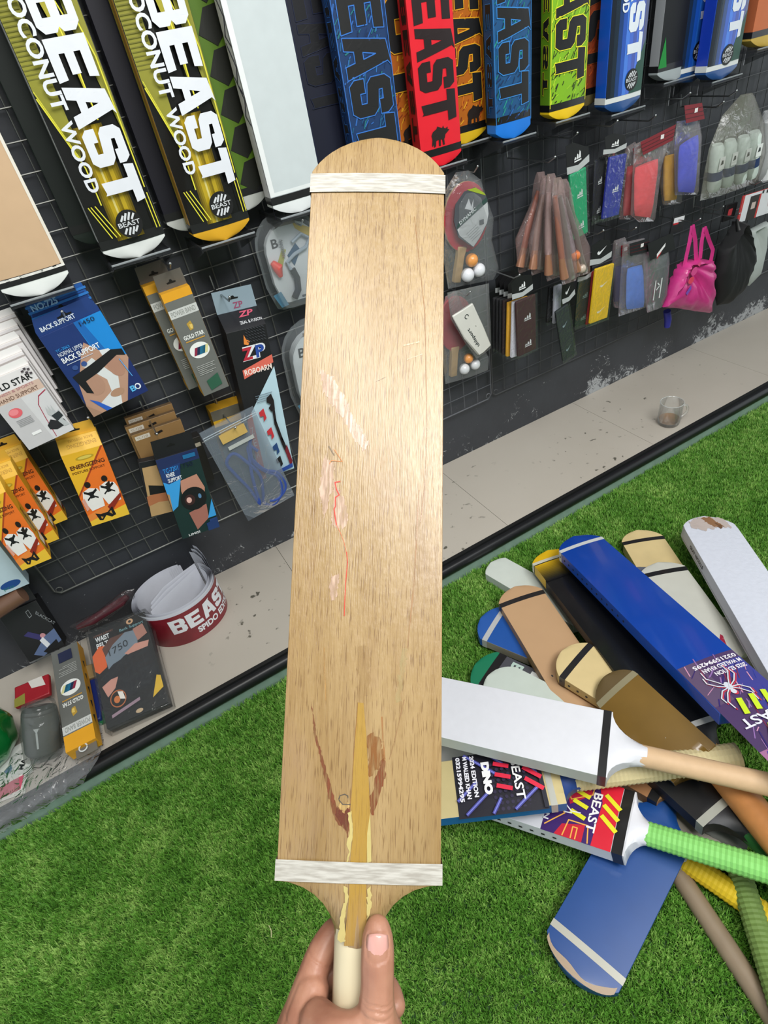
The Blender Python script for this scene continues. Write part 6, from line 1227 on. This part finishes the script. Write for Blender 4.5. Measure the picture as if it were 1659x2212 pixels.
def build_hand():
    t = thing('hand', "person's left hand, thumb up along the front of the handle, fingers curled behind", 'hand', HM)
    chains = []
    def spline(P_, n=10):
        out = []
        for i in range(len(P_)-1):
            p0, p1, p2, p3 = [np.array(P_[max(0, min(len(P_)-1, j))]) for j in (i-1, i, i+1, i+2)]
            for k in range(n): q = k/n; out.append(.5*((2*p1)+(-p0+p2)*q+(2*p0-5*p1+4*p2-p3)*q*q+(-p0+3*p1-3*p2+p3)*q**3))
        out.append(np.array(P_[-1])); return out
    S = []
    def chain(P_): S.extend(spline(P_))
    # x, y, z, r   (bat frame: x right, y toward toe, z toward viewer)
    thumb = [(.030, -.155, .006, .022), (.024, -.118, .008, .0200), (.0180, -.092, .010, .0168), (.0155, -.076, .0105, .0134), (.0155, -.060, .0105, .0122), (.0152, -.045, .0100, .0124), (.0150, -.033, .0090, .0114), (.0148, -.0255, .0078, .0090)]
    chain(thumb)
    chain([(-.046, -.128, -.014, .0155), (-.043, -.106, -.020, .0140), (-.036, -.083, -.030, .0122), (-.027, -.062, -.040, .0112), (-.016, -.052, -.0475, .0102), (.0, -.052, -.0505, .0095), (.016, -.058, -.048, .0085)])
    chain([(-.052, -.150, -.012, .0155), (-.050, -.125, -.028, .0145), (-.040, -.100, -.044, .0125), (-.022, -.086, -.052, .0112), (.004, -.084, -.052, .0102), (.022, -.088, -.040, .0095), (.0285, -.092, -.026, .0082)])
    chain([(-.050, -.172, -.010, .015), (-.050, -.148, -.028, .0142), (-.040, -.124, -.046, .0122), (-.020, -.110, -.053, .0110), (.006, -.108, -.052, .0102), (.024, -.111, -.038, .0095), (.030, -.115, -.022, .0080)])
    chain([(-.044, -.190, -.006, .0135), (-.047, -.170, -.026, .0125), (-.038, -.148, -.044, .0108), (-.020, -.136, -.050, .0098), (.004, -.134, -.048, .0090), (.020, -.137, -.036, .0082), (.026, -.140, -.024, .0070)])
    # palm and web
    chain([(.030, -.155, .004, .022), (.012, -.150, .012, .018), (-.012, -.140, .008, .017), (-.034, -.130, -.004, .0165), (-.046, -.126, -.012, .0155)])
    chain([(.014, -.080, .009, .0135), (.002, -.083, .0130, .0100), (-.012, -.087, .009, .0115), (-.026, -.092, -.006, .0140)])
    chain([(.014, -.094, .010, .015), (.0, -.098, .0135, .012), (-.016, -.100, .009, .0135), (-.030, -.104, -.004, .0150)])
    chain([(.014, -.108, .010, .016), (.0, -.112, .013, .014), (-.020, -.114, .006, .0155), (-.036, -.114, -.006, .016)])
    chain([(-.040, -.118, -.012, .0165), (-.0375, -.100, -.018, .0150), (-.033, -.084, -.026, .0130)])
    chain([(.026, -.175, .004, .022), (.0, -.172, .014, .020), (-.026, -.160, .006, .019), (-.046, -.150, -.008, .016)])
    chain([(.020, -.198, .006, .021), (.0, -.192, .014, .020), (-.024, -.184, .008, .019), (-.042, -.178, -.006, .016)])
    chain([(.0, -.195, .012, .021), (.002, -.225, .014, .024), (.006, -.270, .016, .028), (.010, -.34, .018, .033)])
    chain([(.018, -.195, .004, .018), (.018, -.225, .008, .021), (.026, -.270, .010, .025), (.030, -.34, .012, .029)])
    me = bpy.data.meshes.new('h'); bm = bmesh.new()
    for s_ in S: bmesh.ops.create_icosphere(bm, subdivisions=2, radius=float(s_[3]), matrix=Matrix.Translation((float(s_[0]), float(s_[1]), float(s_[2]))))
    bm.to_mesh(me); bm.free(); tmp = bpy.data.objects.new('hand_tmp', me); COL.objects.link(tmp)
    r = tmp.modifiers.new('r', 'REMESH'); r.mode = 'VOXEL'; r.voxel_size = .0011; sm = tmp.modifiers.new('s', 'SMOOTH'); sm.iterations = 9; sm.factor = .6
    bpy.context.view_layer.update(); me2 = bpy.data.meshes.new_from_object(tmp.evaluated_get(bpy.context.evaluated_depsgraph_get())); bpy.data.objects.remove(tmp)
    co = np.empty(len(me2.vertices)*3, dtype=np.float32); me2.vertices.foreach_get('co', co); co = co.reshape(-1, 3)
    nr = np.empty(len(co)*3, dtype=np.float32); me2.vertices.foreach_get('normal', nr); nr = nr.reshape(-1, 3)
    # knuckle creases and nail bed on the thumb, creases at the finger bends
    def crease(p, d, w, depth, ext):
        p = np.array(p); d = np.array(d)/np.linalg.norm(d); q = co-p; al = q @ d; rad = np.linalg.norm(q-np.outer(al, d), axis=1)
        a = al+.0016*np.sin(rad*300); return -depth*np.exp(-(a/w)**2)*np.exp(-(np.linalg.norm(q, axis=1)/ext)**4)
    disp = np.zeros(len(co)); mz = nr[:, 2] > .1
    for yy, dp, dx in ((-.0645, .0008, .0), (-.0680, .0011, .001), (-.0725, .0010, -.001), (-.0775, .0006, 0)):
        disp += crease((.0155+dx, yy, .020), (.12, 1, 0), .0007, dp, .0095)*mz
    disp += .0007*np.exp(-(((co[:, 1]+.070)/.007)**2))*np.exp(-(((co[:, 0]-.0175)/.012)**2))*mz
    disp += crease((-.040, -.098, -.010), (.35, 1, -.2), .0010, .0008, .014)+crease((-.028, -.066, -.030), (.5, 1, -.3), .0009, .0007, .012)
    nx_, ny_ = co[:, 0]-.0150, co[:, 1]+.0325
    disp -= .0006*((np.abs(nx_/.0082)**4+np.abs(ny_/.0088)**4) < 1)*mz
    co += nr*disp[:, None]; me2.vertices.foreach_set('co', co.ravel()); me2.update()
    me2.materials.clear(); me2.materials.append(skin_mat()); me2.polygons.foreach_set('use_smooth', [True]*len(me2.polygons))
    o = bpy.data.objects.new('skin', me2); COL.objects.link(o); o.parent = t
    # thumb nail: curved plate following the thumb
    mb = MB(); rows = []
    for i in range(9):
        v = -1+2*i/8; row = []
        for k in range(9):
            u = -1+2*k/8; x = .0078*u*(1-.10*max(0, v)**2-.05*max(0, -v)**4); yv = -.0325+.0088*v-(.0018*(u*u) if v < 0 else -.0 )*(-v if v < 0 else 0)-(.0022*u*u if v > 0 else 0)*v
            zz = .0092+math.sqrt(max(1e-6, .0114**2-(x*1.12)**2))-.00015-.0016*max(0, v)**2-.0002
            row.append(Vector((.0150+x, yv, zz)))
        rows.append(row)
    mb.rings(rows, P('#cf9a90', .28, 0, .3, .03), closed=False, cap=False); n = mb.build('thumb_nail', t, smooth=80); sd = n.modifiers.new('s', 'SOLIDIFY'); sd.thickness = .0006; sd.offset = -1
build_hand()
for o in bpy.data.objects:
    if '_c' in o: del o['_c']
